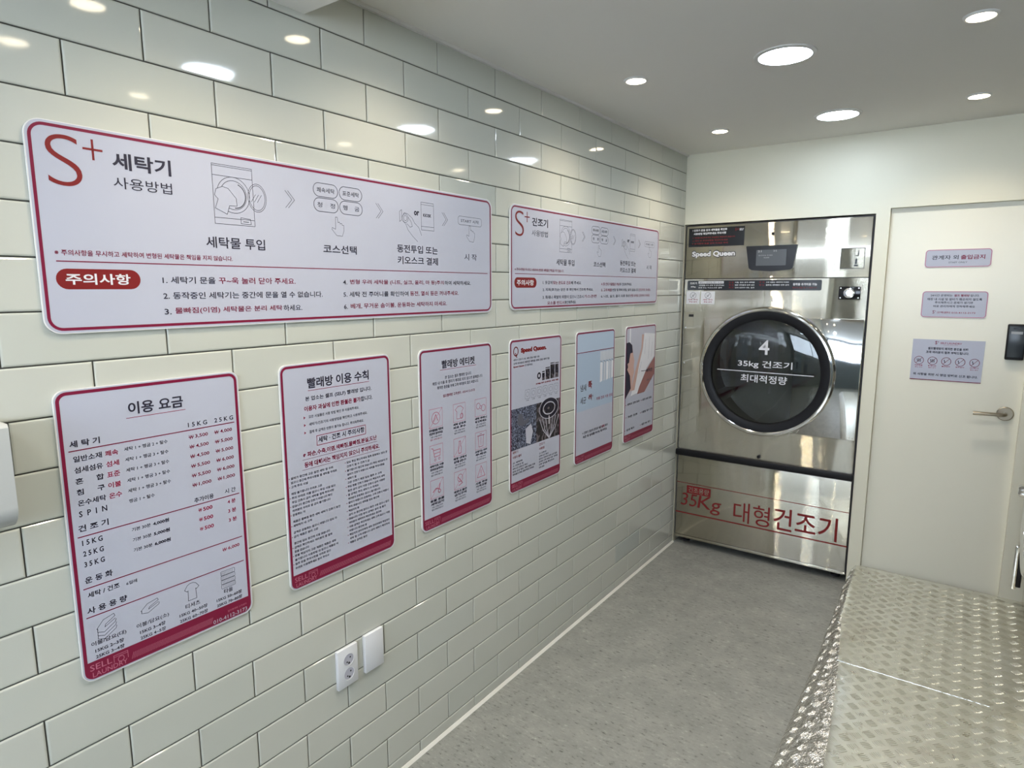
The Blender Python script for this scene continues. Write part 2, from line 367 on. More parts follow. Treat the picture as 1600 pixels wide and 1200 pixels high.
def plate(y0, y1, dz):
    bm = bmesh.new(); ss = [-9 + i for i in range(9)]; cols = []
    ny = max(2, int((y1 - y0) / 0.02))
    for j in range(ny + 1):
        y = y0 + (y1 - y0) * j / ny; Ls = math.hypot(crease(y) - XE, PH + dz)
        S = [-Ls * k / 8 for k in range(8, 0, -1)] + [0, 0.004, 0.010, 0.02, 0.04, 0.3, XP - crease(y)]
        cols.append([bm.verts.new(surf(q, y, dz)) for q in S])
    for a, b_ in zip(cols, cols[1:]):
        for i in range(len(a) - 1): bm.faces.new([a[i], a[i + 1], b_[i + 1], b_[i]])
    if dz > 0:
        for jj in (0, ny):
            top = cols[jj]; low = [bm.verts.new(v.co - Vector((0, 0, dz))) for v in top]
            for i in range(len(top) - 1): bm.faces.new([top[i], top[i + 1], low[i + 1], low[i]])
    o = from_bm('plate', bm, 'alu', pl, 40); o.data.materials.append(M['bent'])
    for p in o.data.polygons:
        if p.center.x < crease(p.center.y) + 0.003: p.material_index = 1
    # raised bars, five to a group, groups turned by turns
    V = []; F = []; P = 0.033
    for j in range(int((y1 - y0) / P) + 1):
        yc = y0 + P * (j + 0.5)
        if yc > y1 - 0.016: continue
        for i in range(-6, 27):
            if (i + j) % 2: continue
            sc_ = P * i - (crease(yc) - 1.05)
            if crease(yc) + sc_ > 1.80 or -sc_ > math.hypot(crease(yc) - XE, PH) - 0.018: continue
            sg = 1 if j % 2 else -1
            dx, dy = (0.7071, 0.7071 * sg); px_, py_ = -dy, dx; nn = nrm(sc_, yc, dz)
            for k in range(-2, 3):
                ln = 0.0165 - 0.0010 * abs(k); c0 = (sc_ + px_ * k * 0.0072, yc + py_ * k * 0.0072); n = len(V)
                ring = [(-1, 0, 0), (-0.6, 1, 0), (0.6, 1, 0), (1, 0, 0), (0.6, -1, 0), (-0.6, -1, 0), (-0.8, 0, 1), (-0.5, 0.35, 1), (0.5, 0.35, 1), (0.8, 0, 1), (0.5, -0.35, 1), (-0.5, -0.35, 1)]
                for (a, b_, hgt) in ring:
                    q = (c0[0] + dx * a * ln + px_ * b_ * 0.0021, c0[1] + dy * a * ln + py_ * b_ * 0.0021)
                    if q[0] > 0.05: pt = (crease(yc) + q[0], q[1], PH + dz + (0.0015 if hgt else -0.0001))
                    else: pt = surf(q[0], min(q[1], y1), dz) + nn * (0.0015 if hgt else -0.0001)
                    V.append(tuple(pt))
                for q in range(6): F.append((n + q, n + (q + 1) % 6, n + 6 + (q + 1) % 6, n + 6 + q))
                F.append(tuple(n + 6 + q for q in range(6)))
    me = bpy.data.meshes.new('tread_bar'); me.from_pydata(V, [], F); me.update()
    me.materials.append(M['alu']); me.materials.append(M['bent'])
    for p in me.polygons:
        if p.center.x < crease(p.center.y) + 0.002: p.material_index = 1
    b2 = new_obj('tread_bar', me, None, o); b2['kind'] = 'stuff'
    return o
bm = bmesh.new(); wp = [(1.118 + 0.5 * i / 60, 2.170 + 0.0012 * math.sin(i * 2.3), PH + 0.0034 + 0.0006 * math.sin(i * 1.7)) for i in range(61)]
tube(bm, wp, 0.0013, 6); from_bm('seam_glint', bm, 'chrome', pl, 60)  # thin chrome tube added along the plate lap as its white glint
plate(2.150, YB - 0.001, 0.0)['label'] = 'rear checker plate against the door'
plate(-1.2, 2.175, 0.003)['label'] = 'front checker plate lapping over the rear one'

# ------------------------------------------------------------------ tumble dryer in the back wall
DR = empty('tumble_dryer', on_back(0, 0, YB), 'large stainless steel tumble dryer with round glass door built into back wall', 'tumble dryer')
boxo('cabinet', (0.009, 1.001, 0.045, 1.992, -0.72, -0.004), 'dark', DR)
boxo('control_panel', (0.016, 0.994, 1.680, 1.986, -0.004, 0.004), 'steel', DR, 0.0015)
boxo('lower_panel', (0.016, 0.994, 0.066, 0.583, -0.004, 0.004), 'steel', DR, 0.0015)
boxo('base_rail', (0.012, 0.996, 0.046, 0.063, -0.004, 0.001), 'steel', DR, 0.001)
for fx in (0.06, 0.94):
    for fz in (-0.08, -0.66): lathe('foot', [(0, 0.0), (0.025, 0.0), (0.025, 0.008), (0.010, 0.010), (0.010, 0.046), (0, 0.046)], 'dark', DR, 16, closed=False).matrix_local = frame((fx, 0, fz), (1, 0, 0), (0, 0, -1), (0, 1, 0))
# front panel with a round hole
cx, cz = 0.507, 1.148; RO = 0.332
bm = bmesh.new(); n = 96; X0, X1, Z0, Z1 = 0.016, 0.994, 0.604, 1.676
inn = []; out = []
for i in range(n):
    a = 2 * PI * (i + 0.5) / n; dx, dz = math.cos(a), math.sin(a)
    inn.append((cx + RO * dx, cz + RO * dz))
    tt = min(((X1 - cx) / dx if dx > 1e-9 else (X0 - cx) / dx if dx < -1e-9 else 9), ((Z1 - cz) / dz if dz > 1e-9 else (Z0 - cz) / dz if dz < -1e-9 else 9))
    out.append((cx + tt * dx, cz + tt * dz))
corn = [(X1, Z1), (X0, Z1), (X0, Z0), (X1, Z0)]
def ringv(pts, z): return [bm.verts.new((p[0], p[1], z)) for p in pts]
oi_, ii_ = ringv(out, 0.004), ringv(inn, 0.004); ob_, ib_ = ringv(out, -0.004), ringv(inn, -0.030)
cv = []
for c_ in corn: cv.append(bm.verts.new((c_[0], c_[1], 0.004)))
for i in range(n):
    j = (i + 1) % n; f = [oi_[i], oi_[j], ii_[j], ii_[i]]
    a, b_ = out[i], out[j]
    if abs(a[0] - b_[0]) > 1e-6 and abs(a[1] - b_[1]) > 1e-6:
        for c_, v in zip(corn, cv):
            if (abs(c_[0] - a[0]) < 1e-6 or abs(c_[1] - a[1]) < 1e-6) and (abs(c_[0] - b_[0]) < 1e-6 or abs(c_[1] - b_[1]) < 1e-6): f.insert(1, v)
    bm.faces.new(f); bm.faces.new([ii_[i], ii_[j], ib_[j], ib_[i]]); bm.faces.new([oi_[j], oi_[i], ob_[i], ob_[j]])
from_bm('front_panel', bm, 'steel', DR)
DG = bpy.data.objects.new('door', None); C.objects.link(DG); DG.parent = DR; DG['label'] = 'round dark glass door in a chrome ring'
boxo('hinge_plate', (0.66, 0.992, 0.812, 1.460, 0.004, 0.013), 'mirror', DG, 0.002)
lathe('door_ring', [(0.330, 0.014), (0.345, 0.040), (0.353, 0.046), (0.362, 0.044), (0.369, 0.034), (0.372, 0.014)], 'chrome', DG, 96, (cx, cz))
lathe('gasket', [(0.296, 0.010), (0.300, 0.034), (0.316, 0.041), (0.346, 0.041), (0.346, 0.012)], 'black', DG, 96, (cx, cz))
lathe('door_glass', [(0, 0.046), (0.10, 0.0445), (0.20, 0.040), (0.27, 0.034), (0.301, 0.028), (0.301, 0.022), (0.27, 0.028), (0.20, 0.034), (0.10, 0.0385), (0, 0.040)], 'glass', DG, 96, (cx, cz), closed=False)
DT = Sheet(DG, 0.0472)
DT.txt('wprint', '4', 0.480, -1.251, 0.537, 0.083, 0.012)
DT.txt('wprint', '35kg 건조기', 0.368, -1.170, 0.664, 0.046, 0.012)
DT.line('wprint', [(0.251, -1.150), (0.775, -1.148)], 0.0042)
DT.txt('wprint', '최대적정량', 0.388, -1.088, 0.641, 0.045, 0.012)
DT.finish()
# drum seen through the glass (the cabinet gets a matching hole by being hollow here)
bpy.data.objects.remove(bpy.data.objects['cabinet'])
bm = bmesh.new()
box(bm, 0.009, 0.014, 0.045, 1.992, -0.72, -0.004); box(bm, 0.996, 1.001, 0.045, 1.992, -0.72, -0.004)
box(bm, 0.014, 0.996, 1.986, 1.992, -0.72, -0.004); box(bm, 0.014, 0.996, 0.045, 0.060, -0.72, -0.004)
box(bm, 0.014, 0.996, 0.060, 1.986, -0.72, -0.71); box(bm, 0.014, 0.996, 1.660, 1.690, -0.71, -0.006); box(bm, 0.014, 0.996, 0.580, 0.612, -0.71, -0.006)
from_bm('cabinet', bm, 'dark', DR)
lathe('drum', [(0.330, -0.028), (0.335, -0.05), (0.455, -0.06), (0.455, -0.62), (0.40, -0.635), (0, -0.635)], 'drum', DR, 64, (cx, cz), closed=False)
bm = bmesh.new()
for k in range(3):
    a = -0.5 + k * 2 * PI / 3
    for r_, w_ in ((0.43, 0.03),):
        p0 = (cx + 0.452 * math.cos(a - 0.09), cz + 0.452 * math.sin(a - 0.09)); p1 = (cx + 0.452 * math.cos(a + 0.09), cz + 0.452 * math.sin(a + 0.09)); p2 = (cx + 0.36 * math.cos(a), cz + 0.36 * math.sin(a))
        bm = bmesh.new(); prism(bm, [p0, p1, p2], -0.60, -0.07); from_bm('drum_rib', bm, 'drum', DR)
bm = bmesh.new(); box(bm, 0.004, 1.001, 0.587, 0.628, 0.000, 0.026, 0.009, 3); from_bm('bumper_bar', bm, 'black', DR, 40)
lathe('panel_screw', [(0, 0.020), (0.009, 0.020), (0.010, 0.004), (0, 0.004)], 'black', DR, 20, (0.505, 0.648), closed=False)
lathe('peephole', [(0, 0.0062), (0.008, 0.006), (0.009, 0.004)], 'gloss_black', DR, 20, (0.508, 1.923), closed=False)
lathe('panel_stud', [(0, 0.010), (0.006, 0.008), (0.007, 0.004)], 'chrome', DR, 16, (0.528, 1.555), closed=False)
for q in (1.385, 1.17): lathe('panel_screw', [(0, 0.009), (0.005, 0.008), (0.006, 0.004)], 'chrome', DR, 14, (0.030, q), closed=False)
boxo('indicator', (0.048, 0.077, 1.452, 1.466, 0.003, 0.0055), 'gloss_black', DR)
# display
DI = bpy.data.objects.new('display', None); C.objects.link(DI); DI.parent = DR; DI['label'] = 'black display unit with a small grey screen'
bm = bmesh.new(); prism(bm, [(0.372, 1.858), (0.645, 1.858), (0.628, 1.735), (0.612, 1.724), (0.51, 1.716), (0.408, 1.724), (0.392, 1.735)], 0.004, 0.022); from_bm('bezel', bm, 'gloss_black', DI)
s = Sheet(DI, 0.0222); s.rect('screen', 0.430, -1.835, 0.590, -1.748, 'screen', 0.6)
s.txt('greytext', '21', 0.438, -1.822, 0.458, 0.011, 0.01, part='screen_text'); s.txt('greytext', '동전투입 주세요', 0.443, -1.801, 0.518, 0.007, part='screen_text')
s.txt('greytext', '\\4,000', 0.47, -1.788, 0.50, 0.007, part='screen_text'); s.txt('greytext', '35', 0.52, -1.823, 0.54, 0.009, part='screen_text'); s.finish(False)
# coin plate
CP = bpy.data.objects.new('coin_plate', None); C.objects.link(CP); CP.parent = DR
bm = bmesh.new(); prism(bm, [(0.858, 1.829), (0.969, 1.829), (0.969, 1.726), (0.858, 1.726)], 0.004, 0.0065); from_bm('escutcheon', bm, 'steel', CP)
s = Sheet(CP, 0.0066); s.line('frame', [(0.858, -1.829), (0.969, -1.829), (0.969, -1.726), (0.858, -1.726)], 0.003, True, 'rim', 0.5)
s.rect('gloss_black', 0.937, -1.817, 0.942, -1.790, 'coin_slot', 0.6); s.rect('gloss_black', 0.925, -1.792, 0.940, -1.788, 'coin_slot', 0.7)
s.rect('gloss_black', 0.926, -1.775, 0.936, -1.748, 'coin_slot', 0.6); s.rect('gloss_black', 0.921, -1.744, 0.941, -1.736, 'coin_slot', 0.6); s.finish()
# lock
LC = bpy.data.objects.new('lock', None); C.objects.link(LC); LC.parent = DR; LC['label'] = 'round chrome lock in a square black plate'
boxo('lock_plate', (0.860, 0.963, 1.564, 1.631, 0.004, 0.008), 'gloss_black', LC, 0.001)
lathe('lock_cylinder', [(0.0, 0.024), (0.010, 0.024), (0.011, 0.013), (0.017, 0.013), (0.019, 0.022), (0.026, 0.020), (0.029, 0.008)], 'chrome', LC, 40, (0.911, 1.598), closed=False)
for a in (0.869, 0.954):
    for b_ in (1.572, 1.623): lathe('rivet', [(0, 0.0115), (0.004, 0.0105), (0.005, 0.008)], 'chrome', LC, 12, (a, b_), closed=False)
# stickers and letters on the dryer
DS = Sheet(DR, 0.0045)
DS.rect('gloss_black', 0.029, -1.974, 0.354, -1.866, 'sticker', 1)
DS.txt('wprint', '! 건조기 문을 닫고 세탁물을 확인후', 0.051, -1.955, 0.255, 0.013, 0.015); DS.txt('wprint', '사용방법 확인해주세요 주의사항', 0.058, -1.935, 0.250, 0.013, 0.015)
DS.txt('red', '※ 세탁물 확인해주세요 분실물은 책임지지 않습니다', 0.053, -1.914, 0.302, 0.009, 0.01); DS.txt('red', '※ 세탁 전 주의사항을 확인해주세요', 0.053, -1.897, 0.262, 0.009, 0.01)
DS.txt('red', '※ 동작중에 문을 열지 마세요 주의', 0.050, -1.880, 0.262, 0.009, 0.01); DS.txt('red', 'S+', 0.300, -1.950, 0.322, 0.015); DS.txt('wprint', 'SELF', 0.325, -1.950, 0.348, 0.012)
DS.txt('frame', 'Speed Queen', 0.050, -1.795, 0.310, 0.050, 0.085, 'logo_shadow', 1); DS.txt('wprint', 'Speed Queen', 0.054, -1.801, 0.306, 0.038, 0.035, 'logo', 3)
DS.poly('gloss_black', list(reversed(DS.pill(0.032, -1.668, 0.775, -1.611, 0.008))), 'strip', 1)
DS.txt('wprint', '건조기', 0.048, -1.646, 0.090, 0.012, 0.01); DS.txt('wprint', '35kg', 0.053, -1.625, 0.083, 0.011, 0.01)
DS.rect('wprint', 0.100, -1.664, 0.250, -1.650, 'strip_box', 2); DS.txt('ink', '세탁기 사용방법 확인 하세요', 0.105, -1.652, 0.245, 0.009, lay=4)
DS.txt('wprint', '세탁물을 넣고 문을 꼭 닫아주세요', 0.103, -1.636, 0.253, 0.008); DS.txt('wprint', '동전 또는 키오스크로 결제', 0.100, -1.622, 0.240, 0.008)
for k, vv in enumerate((-1.652, -1.637, -1.622)):
    DS.txt('red', ('고 온', '중 온', '저 온')[k], 0.280, vv, 0.308, 0.009, 0.01); DS.txt('wprint', ('이불, 담요 등의 세탁물', '일반 세탁물과 섬세 섬유', '섬세 섬유와 니트, 실크')[k], 0.315, vv, 0.425, 0.008)
for k, vv in enumerate((-1.652, -1.637)):
    DS.txt('red', ('주 의', '경 고')[k], 0.450, vv, 0.478, 0.009, 0.01); DS.txt('wprint', ('고무 제품은 세탁하지 마세요', '물빠짐 세탁물은 건조 금지')[k], 0.487, vv, 0.609, 0.008)
DS.txt('wprint', '동작중 추가이용 가능', 0.630, -1.637, 0.752, 0.014, 0.012); DS.txt('red', '중간에 문을 열 수 없습니다', 0.628, -1.622, 0.752, 0.008)
for a in (0.028, 0.118):
    DS.rect('wprint', a, -1.605, a + 0.083, -1.529, 'small_sticker', 1); DS.ell('hair', a + 0.042, -1.580, 0.018, None, 0.002, part='drawing'); DS.line('hair', [(a + 0.030, -1.567), (a + 0.054, -1.593)], 0.002)
    DS.line('hair', [(a + 0.034, -1.586), (a + 0.042, -1.572), (a + 0.050, -1.586)], 0.002)
    DS.txt('pink', ('건조 주의', '세탁 주의')[a > 0.1], a + 0.012, -1.551, a + 0.070, 0.008, 0.01); DS.txt('pink', '투입 금지', a + 0.018, -1.538, a + 0.066, 0.008, 0.01)
DS.line('red', [(0.016, -0.409), (0.994, -0.406)], 0.0035, part='stripe', lay=1); DS.line('red', [(0.016, -0.213), (0.994, -0.212)], 0.0075, part='stripe', lay=1)
DS.rect('red', 0.081, -0.396, 0.232, -0.345, 'red_label', 1); DS.txt('steel', '건조용량', 0.092, -0.353, 0.222, 0.034, 0.004, 'label_lettering', 2)
DS.txt('red', '35', 0.045, -0.263, 0.142, 0.080, -0.006, slant=0.12); DS.txt('red', 'Kg', 0.150, -0.236, 0.291, 0.107, 0.0, slant=0.12); DS.txt('red', '대형', 0.376, -0.226, 0.585, 0.125, 0.0); DS.txt('red', '건조기', 0.607, -0.226, 0.944, 0.136, 0.008)
DS.finish()

# ------------------------------------------------------------------ notices on the door
def ddoor(x, z): return on_back(x, z, YD)
e, s = board('notice', ddoor(1.230, 1.811), 0.268, 0.088, 0.016, 'small rounded staff only notice, topmost on the cream door', 'notice', 'notices on the door', 0.003, 0.002, 0.003, 'roseline')
s.txt('ink', '관계자 외', 0.029, 0.050, 0.137, 0.021, 0.004); s.txt('crimson', '출입금지', 0.146, 0.050, 0.241, 0.021, 0.01); s.txt('hair', 'STAFF ONLY', 0.099, 0.068, 0.174, 0.008); s.finish()
e, s = board('notice', ddoor(1.233, 1.609), 0.268, 0.131, 0.016, 'rounded five line contact notice, middle one on the cream door', 'notice', 'notices on the door', 0.003, 0.002, 0.003, 'roseline')
s.txt('ink', '24시간 운영되는', 0.036, 0.027, 0.126, 0.011, 0.004); s.txt('crimson', '셀프 빨래방', 0.132, 0.027, 0.194, 0.011, 0.01); s.txt('ink', '입니다.', 0.197, 0.027, 0.232, 0.011, 0.004)
s.txt('ink', '매장 내 시설 및 설비가 훼손되지 않도록', 0.024, 0.046, 0.244, 0.012, 0.004); s.txt('ink', '주의해주시고 문제가 생기면', 0.056, 0.062, 0.209, 0.011, 0.004); s.txt('ink', '바로 관리자에게 연락해주세요', 0.051, 0.080, 0.219, 0.011, 0.004)
s.txt('crimson', 'S', 0.050, 0.111, 0.058, 0.016); s.txt('pink', '+', 0.059, 0.101, 0.064, 0.005); s.txt('pink', '고객센터 010-4112-3173', 0.067, 0.110, 0.223, 0.010); s.finish()
e = empty('notice', ddoor(1.213, 1.369), 'square white warning sheet with five red circles, lowest on the cream door', 'notice', 'notices on the door')
bm = bmesh.new(); prism(bm, [(0, 0), (0.296, 0), (0.294, -0.206), (0, -0.206)], 0.0005, 0.002); from_bm('sheet', bm, 'board', e)
s = Sheet(e, 0.002); s.txt('crimson', 'S', 0.094, 0.024, 0.103, 0.017, 0.01); s.txt('crimson', '+', 0.104, 0.014, 0.110, 0.006); s.txt('pink', 'SELF LAUNDRY', 0.116, 0.021, 0.204, 0.009); s.txt('pink', 'since laundry', 0.130, 0.027, 0.190, 0.003)
s.txt('ink', '셀프빨래방의 쾌적한 환경을 위해', 0.066, 0.051, 0.231, 0.013, 0.012); s.txt('ink', '고객 여러분의 협조 부탁드립니다.', 0.059, 0.070, 0.236, 0.013, 0.012)
for k in range(5):
    c0 = 0.033 + k * 0.0572; s.ell('crimson', c0, 0.107, 0.0195, None, 0.0022, 20); s.line('crimson', [(c0 - 0.013, 0.121), (c0 + 0.013, 0.093)], 0.0018)
    for q in range(3 if k < 2 else 1): s.line('hair', [(c0 - 0.009 + q * 0.007, 0.100), (c0 - 0.005 + q * 0.006, 0.114)], 0.0035)
    s.txt('pink', ('애완동물', '음식물 섭취', '흡연금지', '음주금지', '쓰레기')[k], c0 - 0.017, 0.135, c0 + 0.017, 0.006, 0.01)
    if k in (0, 1, 4): s.txt('pink', '출입 금지', c0 - 0.015, 0.144, c0 + 0.016, 0.005)
s.txt('ink', '위 사항을 위반 시 영업 방해로 신고 됩니다.', 0.013, 0.183, 0.280, 0.013, 0.012); s.rect('crimson', 0.0, 0.202, 0.294, 0.2058, 'border', 1); s.finish()

# ------------------------------------------------------------------ long instruction boards
def icon_hand(s, u, v, k, mat='hair', wd=0.0011):
    P = [(0, 0), (0.006, 0), (0.008, 0.014), (0.013, 0.012), (0.015, 0.017), (0.020, 0.015), (0.022, 0.020), (0.027, 0.020), (0.027, 0.034), (0.021, 0.049), (0.002, 0.048), (-0.013, 0.033), (-0.012, 0.028), (-0.006, 0.030), (-0.001, 0.032)]
    s.line(mat, [(u + a * k, v + b_ * k) for a, b_ in P], wd, True)
def instruction(mat4, label, title, big):
    e, s = board('instruction_board', mat4, 1.400, 0.400, 0.030, label, 'sign', 'instruction boards on the tiled wall')
    # big red S drawn as a stroke
    s.txt('red', 'S', 0.030, 0.1175, 0.090, 0.0945, -0.018, 'big_letter'); s.line('red', [(0.096, 0.042), (0.129, 0.042)], 0.0042, part='big_letter'); s.line('red', [(0.1125, 0.024), (0.1125, 0.061)], 0.0042, part='big_letter')
    s.txt('ink', title, 0.146, 0.073, 0.263, 0.033, 0.012); s.txt('ink', '사용방법', 0.145, 0.111, 0.262, 0.023, -0.004)
    s.txt('ink', '세탁물 투입', 0.330, 0.220, 0.480, 0.026, 0.004); s.txt('ink', '코스선택', 0.655, 0.218, 0.770, 0.023, 0.006)
    s.txt('ink', '동전투입 또는', 0.928, 0.204, 1.110, 0.024, 0.006); s.txt('ink', '키오스크 결제', 0.929, 0.239, 1.110, 0.024, 0.006); s.txt('ink', '시 작', 1.245, 0.217, 1.312, 0.022)
    s.txt('crimson', '※ 주의사항을 무시하고 세탁하여 변형된 세탁물은 책임을 지지 않습니다.', 0.029, 0.249, 0.392, 0.0115)
    s.line('crimson', [(0.031, 0.260), (1.373, 0.260)], 0.0022, part='rule')
    s.poly('red', list(reversed(s.pill(0.027, 0.274, 0.181, 0.314))), 'badge', 1); s.txt('wprint', '주의사항', 0.043, 0.305, 0.161, 0.022, 0.010)
    H = 0.0155
    if big:
        s.txt('ink', '1. 세탁기 문을', 0.226, 0.302, 0.346, H, 0); s.txt('crimson', '꾸~욱 눌러 닫아 주세요.', 0.354, 0.302, 0.563, H)
        s.txt('ink', '2. 동작중인 세탁기는 중간에 문을 열 수 없습니다.', 0.225, 0.336, 0.646, H)
        s.txt('ink', '3.', 0.225, 0.369, 0.240, H * .8); s.txt('crimson', '물빠짐(이염) 세탁물은 분리 세탁', 0.248, 0.370, 0.519, H); s.txt('ink', '하세요.', 0.523, 0.370, 0.579, H)
        s.txt('ink', '4.', 0.717, 0.302, 0.732, H * .8); s.txt('crimson', '변형 우려 세탁물 (니트, 실크, 울리, 마 등)주의', 0.742, 0.303, 1.137, H); s.txt('ink', '하여 세탁하세요.', 1.141, 0.302, 1.278, H * .9)
        s.txt('ink', '5. 세탁 전 주머니를 확인하여', 0.717, 0.337, 0.971, H); s.txt('crimson', '동전, 열쇠 등은 꺼내주세요.', 0.979, 0.337, 1.212, H)
        s.txt('ink', '6.', 0.717, 0.370, 0.731, H * .8); s.txt('crimson', '베개, 무거운 솜이불, 운동화는 세탁하지 마세요.', 0.741, 0.371, 1.151, H)
    else:
        H = 0.0145
        s.txt('ink', '1. 옷감에', 0.226, 0.300, 0.300, H); s.txt('crimson', '맞는 온도로 건조', 0.306, 0.300, 0.450, H); s.txt('ink', '해 주세요.', 0.453, 0.300, 0.545, H)
        s.txt('ink', '2. 지퍼(후크)는 닫은 후 확인해서 건조해 주세요.', 0.226, 0.330, 0.655, H)
        s.txt('ink', '3. 화재나 폭발의 위험이 있으니 건조시', 0.226, 0.360, 0.565, H); s.txt('crimson', '가스관련', 0.570, 0.360, 0.690, H)
        s.txt('crimson', '요소를 반드시', 0.262, 0.384, 0.400, H); s.txt('ink', '확인해주세요.', 0.404, 0.384, 0.500, H)
        s.txt('crimson', '4. 통 안의 이물질은 꺼낸', 0.735, 0.304, 0.925, H); s.txt('ink', '후 건조해 주세요.', 0.930, 0.304, 1.070, H)
        s.txt('crimson', '5. 고무제품', 0.735, 0.332, 0.845, H); s.txt('ink', '변형 및 화재 위험, 넣지 않습니다', 0.850, 0.332, 1.150, H); s.txt('crimson', '건조하지 마세요.', 1.155, 0.332, 1.310, H)
        s.txt('ink', '6. 니트, 실크, 울리 의류 등은', 0.735, 0.362, 1.050, H); s.txt('crimson', '변형 우려로 건조하지 마세요.', 1.055, 0.362, 1.300, H)
    # drawings
    h_ = 'hair'; w_ = 0.0012
    s.line(h_, [(0.355, 0.030), (0.455, 0.030), (0.456, 0.164), (0.355, 0.164)], w_, True); s.line(h_, [(0.355, 0.034), (0.455, 0.034)], w_); s.line(h_, [(0.355, 0.055), (0.455, 0.055)], w_); s.line(h_, [(0.355, 0.150), (0.456, 0.150)], w_)
    s.ell(h_, 0.405, 0.096, 0.041, 0.041, w_, 36); s.ell(h_, 0.405, 0.096, 0.033, 0.033, w_, 32); s.ell(h_, 0.408, 0.097, 0.027, 0.028, 0.0022, 20, -1.2, 1.6)
    s.ell(h_, 0.466, 0.096, 0.0245, 0.033, w_, 32); s.ell(h_, 0.466, 0.096, 0.021, 0.029, w_, 28)
    for q in (-0.008, 0.0, 0.008): s.line(h_, [(0.458 + q, 0.106), (0.470 + q, 0.088)], 0.001)
    SH = [(0.362, 0.086), (0.378, 0.079), (0.392, 0.082), (0.411, 0.103), (0.412, 0.120), (0.393, 0.121), (0.386, 0.141), (0.358, 0.129), (0.366, 0.108), (0.358, 0.100)]
    s.poly('board', SH if False else list(reversed(SH)), 'shirt_drawing', 2.6); s.line(h_, SH, w_, True, lay=3)
    s.line(h_, [(0.420, 0.146), (0.445, 0.148), (0.446, 0.160), (0.420, 0.160)], w_, True); s.line(h_, [(0.426, 0.155), (0.440, 0.155)], 0.0016)
    for u in (0.545, 0.848, 1.134):
        for q in (0, 0.008): s.line(h_, [(u + q, 0.068), (u + q + 0.019, 0.089), (u + q, 0.110)], 0.0014)
    for (a, b_, tx) in ((0.631, 0.036, '쾌속세탁'), (0.716, 0.036, '표준세탁'), (0.631, 0.0745, '청    정'), (0.716, 0.0745, '헹    굼')):
        s.line(h_, s.pill(a, b_, a + 0.080, b_ + 0.035), 0.0017, True); s.txt('hair', tx, a + 0.011, b_ + 0.024, a + 0.069, 0.013)
    icon_hand(s, 0.700, 0.120, 1.02); icon_hand(s, 1.272, 0.100, 1.1)
    s.line(h_, s.pill(1.214, 0.071, 1.341, 0.099, 0.009), w_, True); s.txt('hair', 'START 시작', 1.228, 0.091, 1.325, 0.012)
    s.line(h_, [(1.036, 0.045), (1.093, 0.045), (1.094, 0.130), (1.036, 0.130)], w_, True); s.line(h_, [(1.036, 0.052), (1.093, 0.052)], 0.001); s.line(h_, [(1.036, 0.119), (1.093, 0.119)], w_); s.txt('ink', 'KIOSK', 1.045, 0.089, 1.082, 0.010, 0.01)
    s.txt('ink', 'or', 1.004, 0.088, 1.027, 0.014, 0.02)
    s.line(h_, [(0.942, 0.082), (0.951, 0.076), (0.951, 0.106), (0.942, 0.112)], w_, True); s.ell(h_, 0.966, 0.100, 0.012, 0.013, w_, 18); s.ell(h_, 0.966, 0.100, 0.007, 0.008, w_, 14)
    s.line(h_, [(0.953, 0.096), (0.962, 0.084), (0.976, 0.086), (0.996, 0.098), (1.006, 0.112), (1.024, 0.124), (1.036, 0.148)], w_); s.line(h_, [(0.954, 0.108), (0.968, 0.118), (0.976, 0.134), (0.996, 0.152), (1.018, 0.168)], w_)
    s.line(h_, [(0.976, 0.094), (0.990, 0.108), (0.996, 0.122), (0.986, 0.126), (0.972, 0.116)], w_)
    s.finish()
instruction(on_left(-0.078, 1.937), 'long white washer instruction board with big red S, nearest the viewer', '세탁기', True)
instruction(on_left(1.436, 1.940), 'long white dryer instruction board with big red S, nearer the steel dryer', '건조기', False)

# ------------------------------------------------------------------ price and rule posters
PW, PHt = 0.386, 0.620
def poster(y, z, label, tel=False):
    e, s = board('poster', on_left(y, z), PW, PHt, 0.022, label, 'poster', 'posters on the tiled wall', margin=0.0042, line=0.0066)
    q = s.pill(0.0045, 0.50, PW - 0.0045, PHt - 0.005, 0.017, 8)
    q = [(a, max(b_, 0.577)) for a, b_ in q]; s.poly('crimson', list(reversed(q)), 'band', 1.5)
    s.txt('roseline', 'SELL', 0.014, 0.597, 0.056, 0.013, 0.0, 'logo', 3); s.txt('roseline', 'LAUNDRY', 0.018, 0.612, 0.086, 0.0105, 0.0, 'logo', 3)
    s.line('roseline', [(0.060, 0.599), (0.060, 0.584), (0.088, 0.584), (0.088, 0.600)], 0.0011, part='logo', lay=3); s.line('roseline', [(0.060, 0.588), (0.088, 0.588)], 0.001, part='logo', lay=3); s.ell('roseline', 0.074, 0.596, 0.006, 0.006, 0.0013, 14, part='logo', lay=3)
    u = 0.095
    while u < (0.278 if tel else 0.365): s.line('roseline', [(u, 0.608), (u + 0.005, 0.594)], 0.0008, part='logo', lay=3); u += 0.0034
    return e, s
e, s = poster(-0.079, 1.427, 'price list poster with columns of red won prices, nearest the viewer', True)
s.txt('ink', '이용 요금', 0.134, 0.068, 0.250, 0.027, 0.012); s.line('pink', [(0.129, 0.0745), (0.254, 0.0745)], 0.0012, part='rule')
s.txt('ink', '1 5 K G', 0.257, 0.117, 0.302, 0.0105, 0.004); s.txt('ink', '2 5 K G', 0.320, 0.117, 0.367, 0.0105, 0.004)
for v in (0.124, 0.3035, 0.4155, 0.479): s.line('crimson', [(0.018, v), (0.369, v)], 0.0022, part='rule')
s.txt('ink', '세 탁 기', 0.020, 0.117, 0.075, 0.014, 0.01)
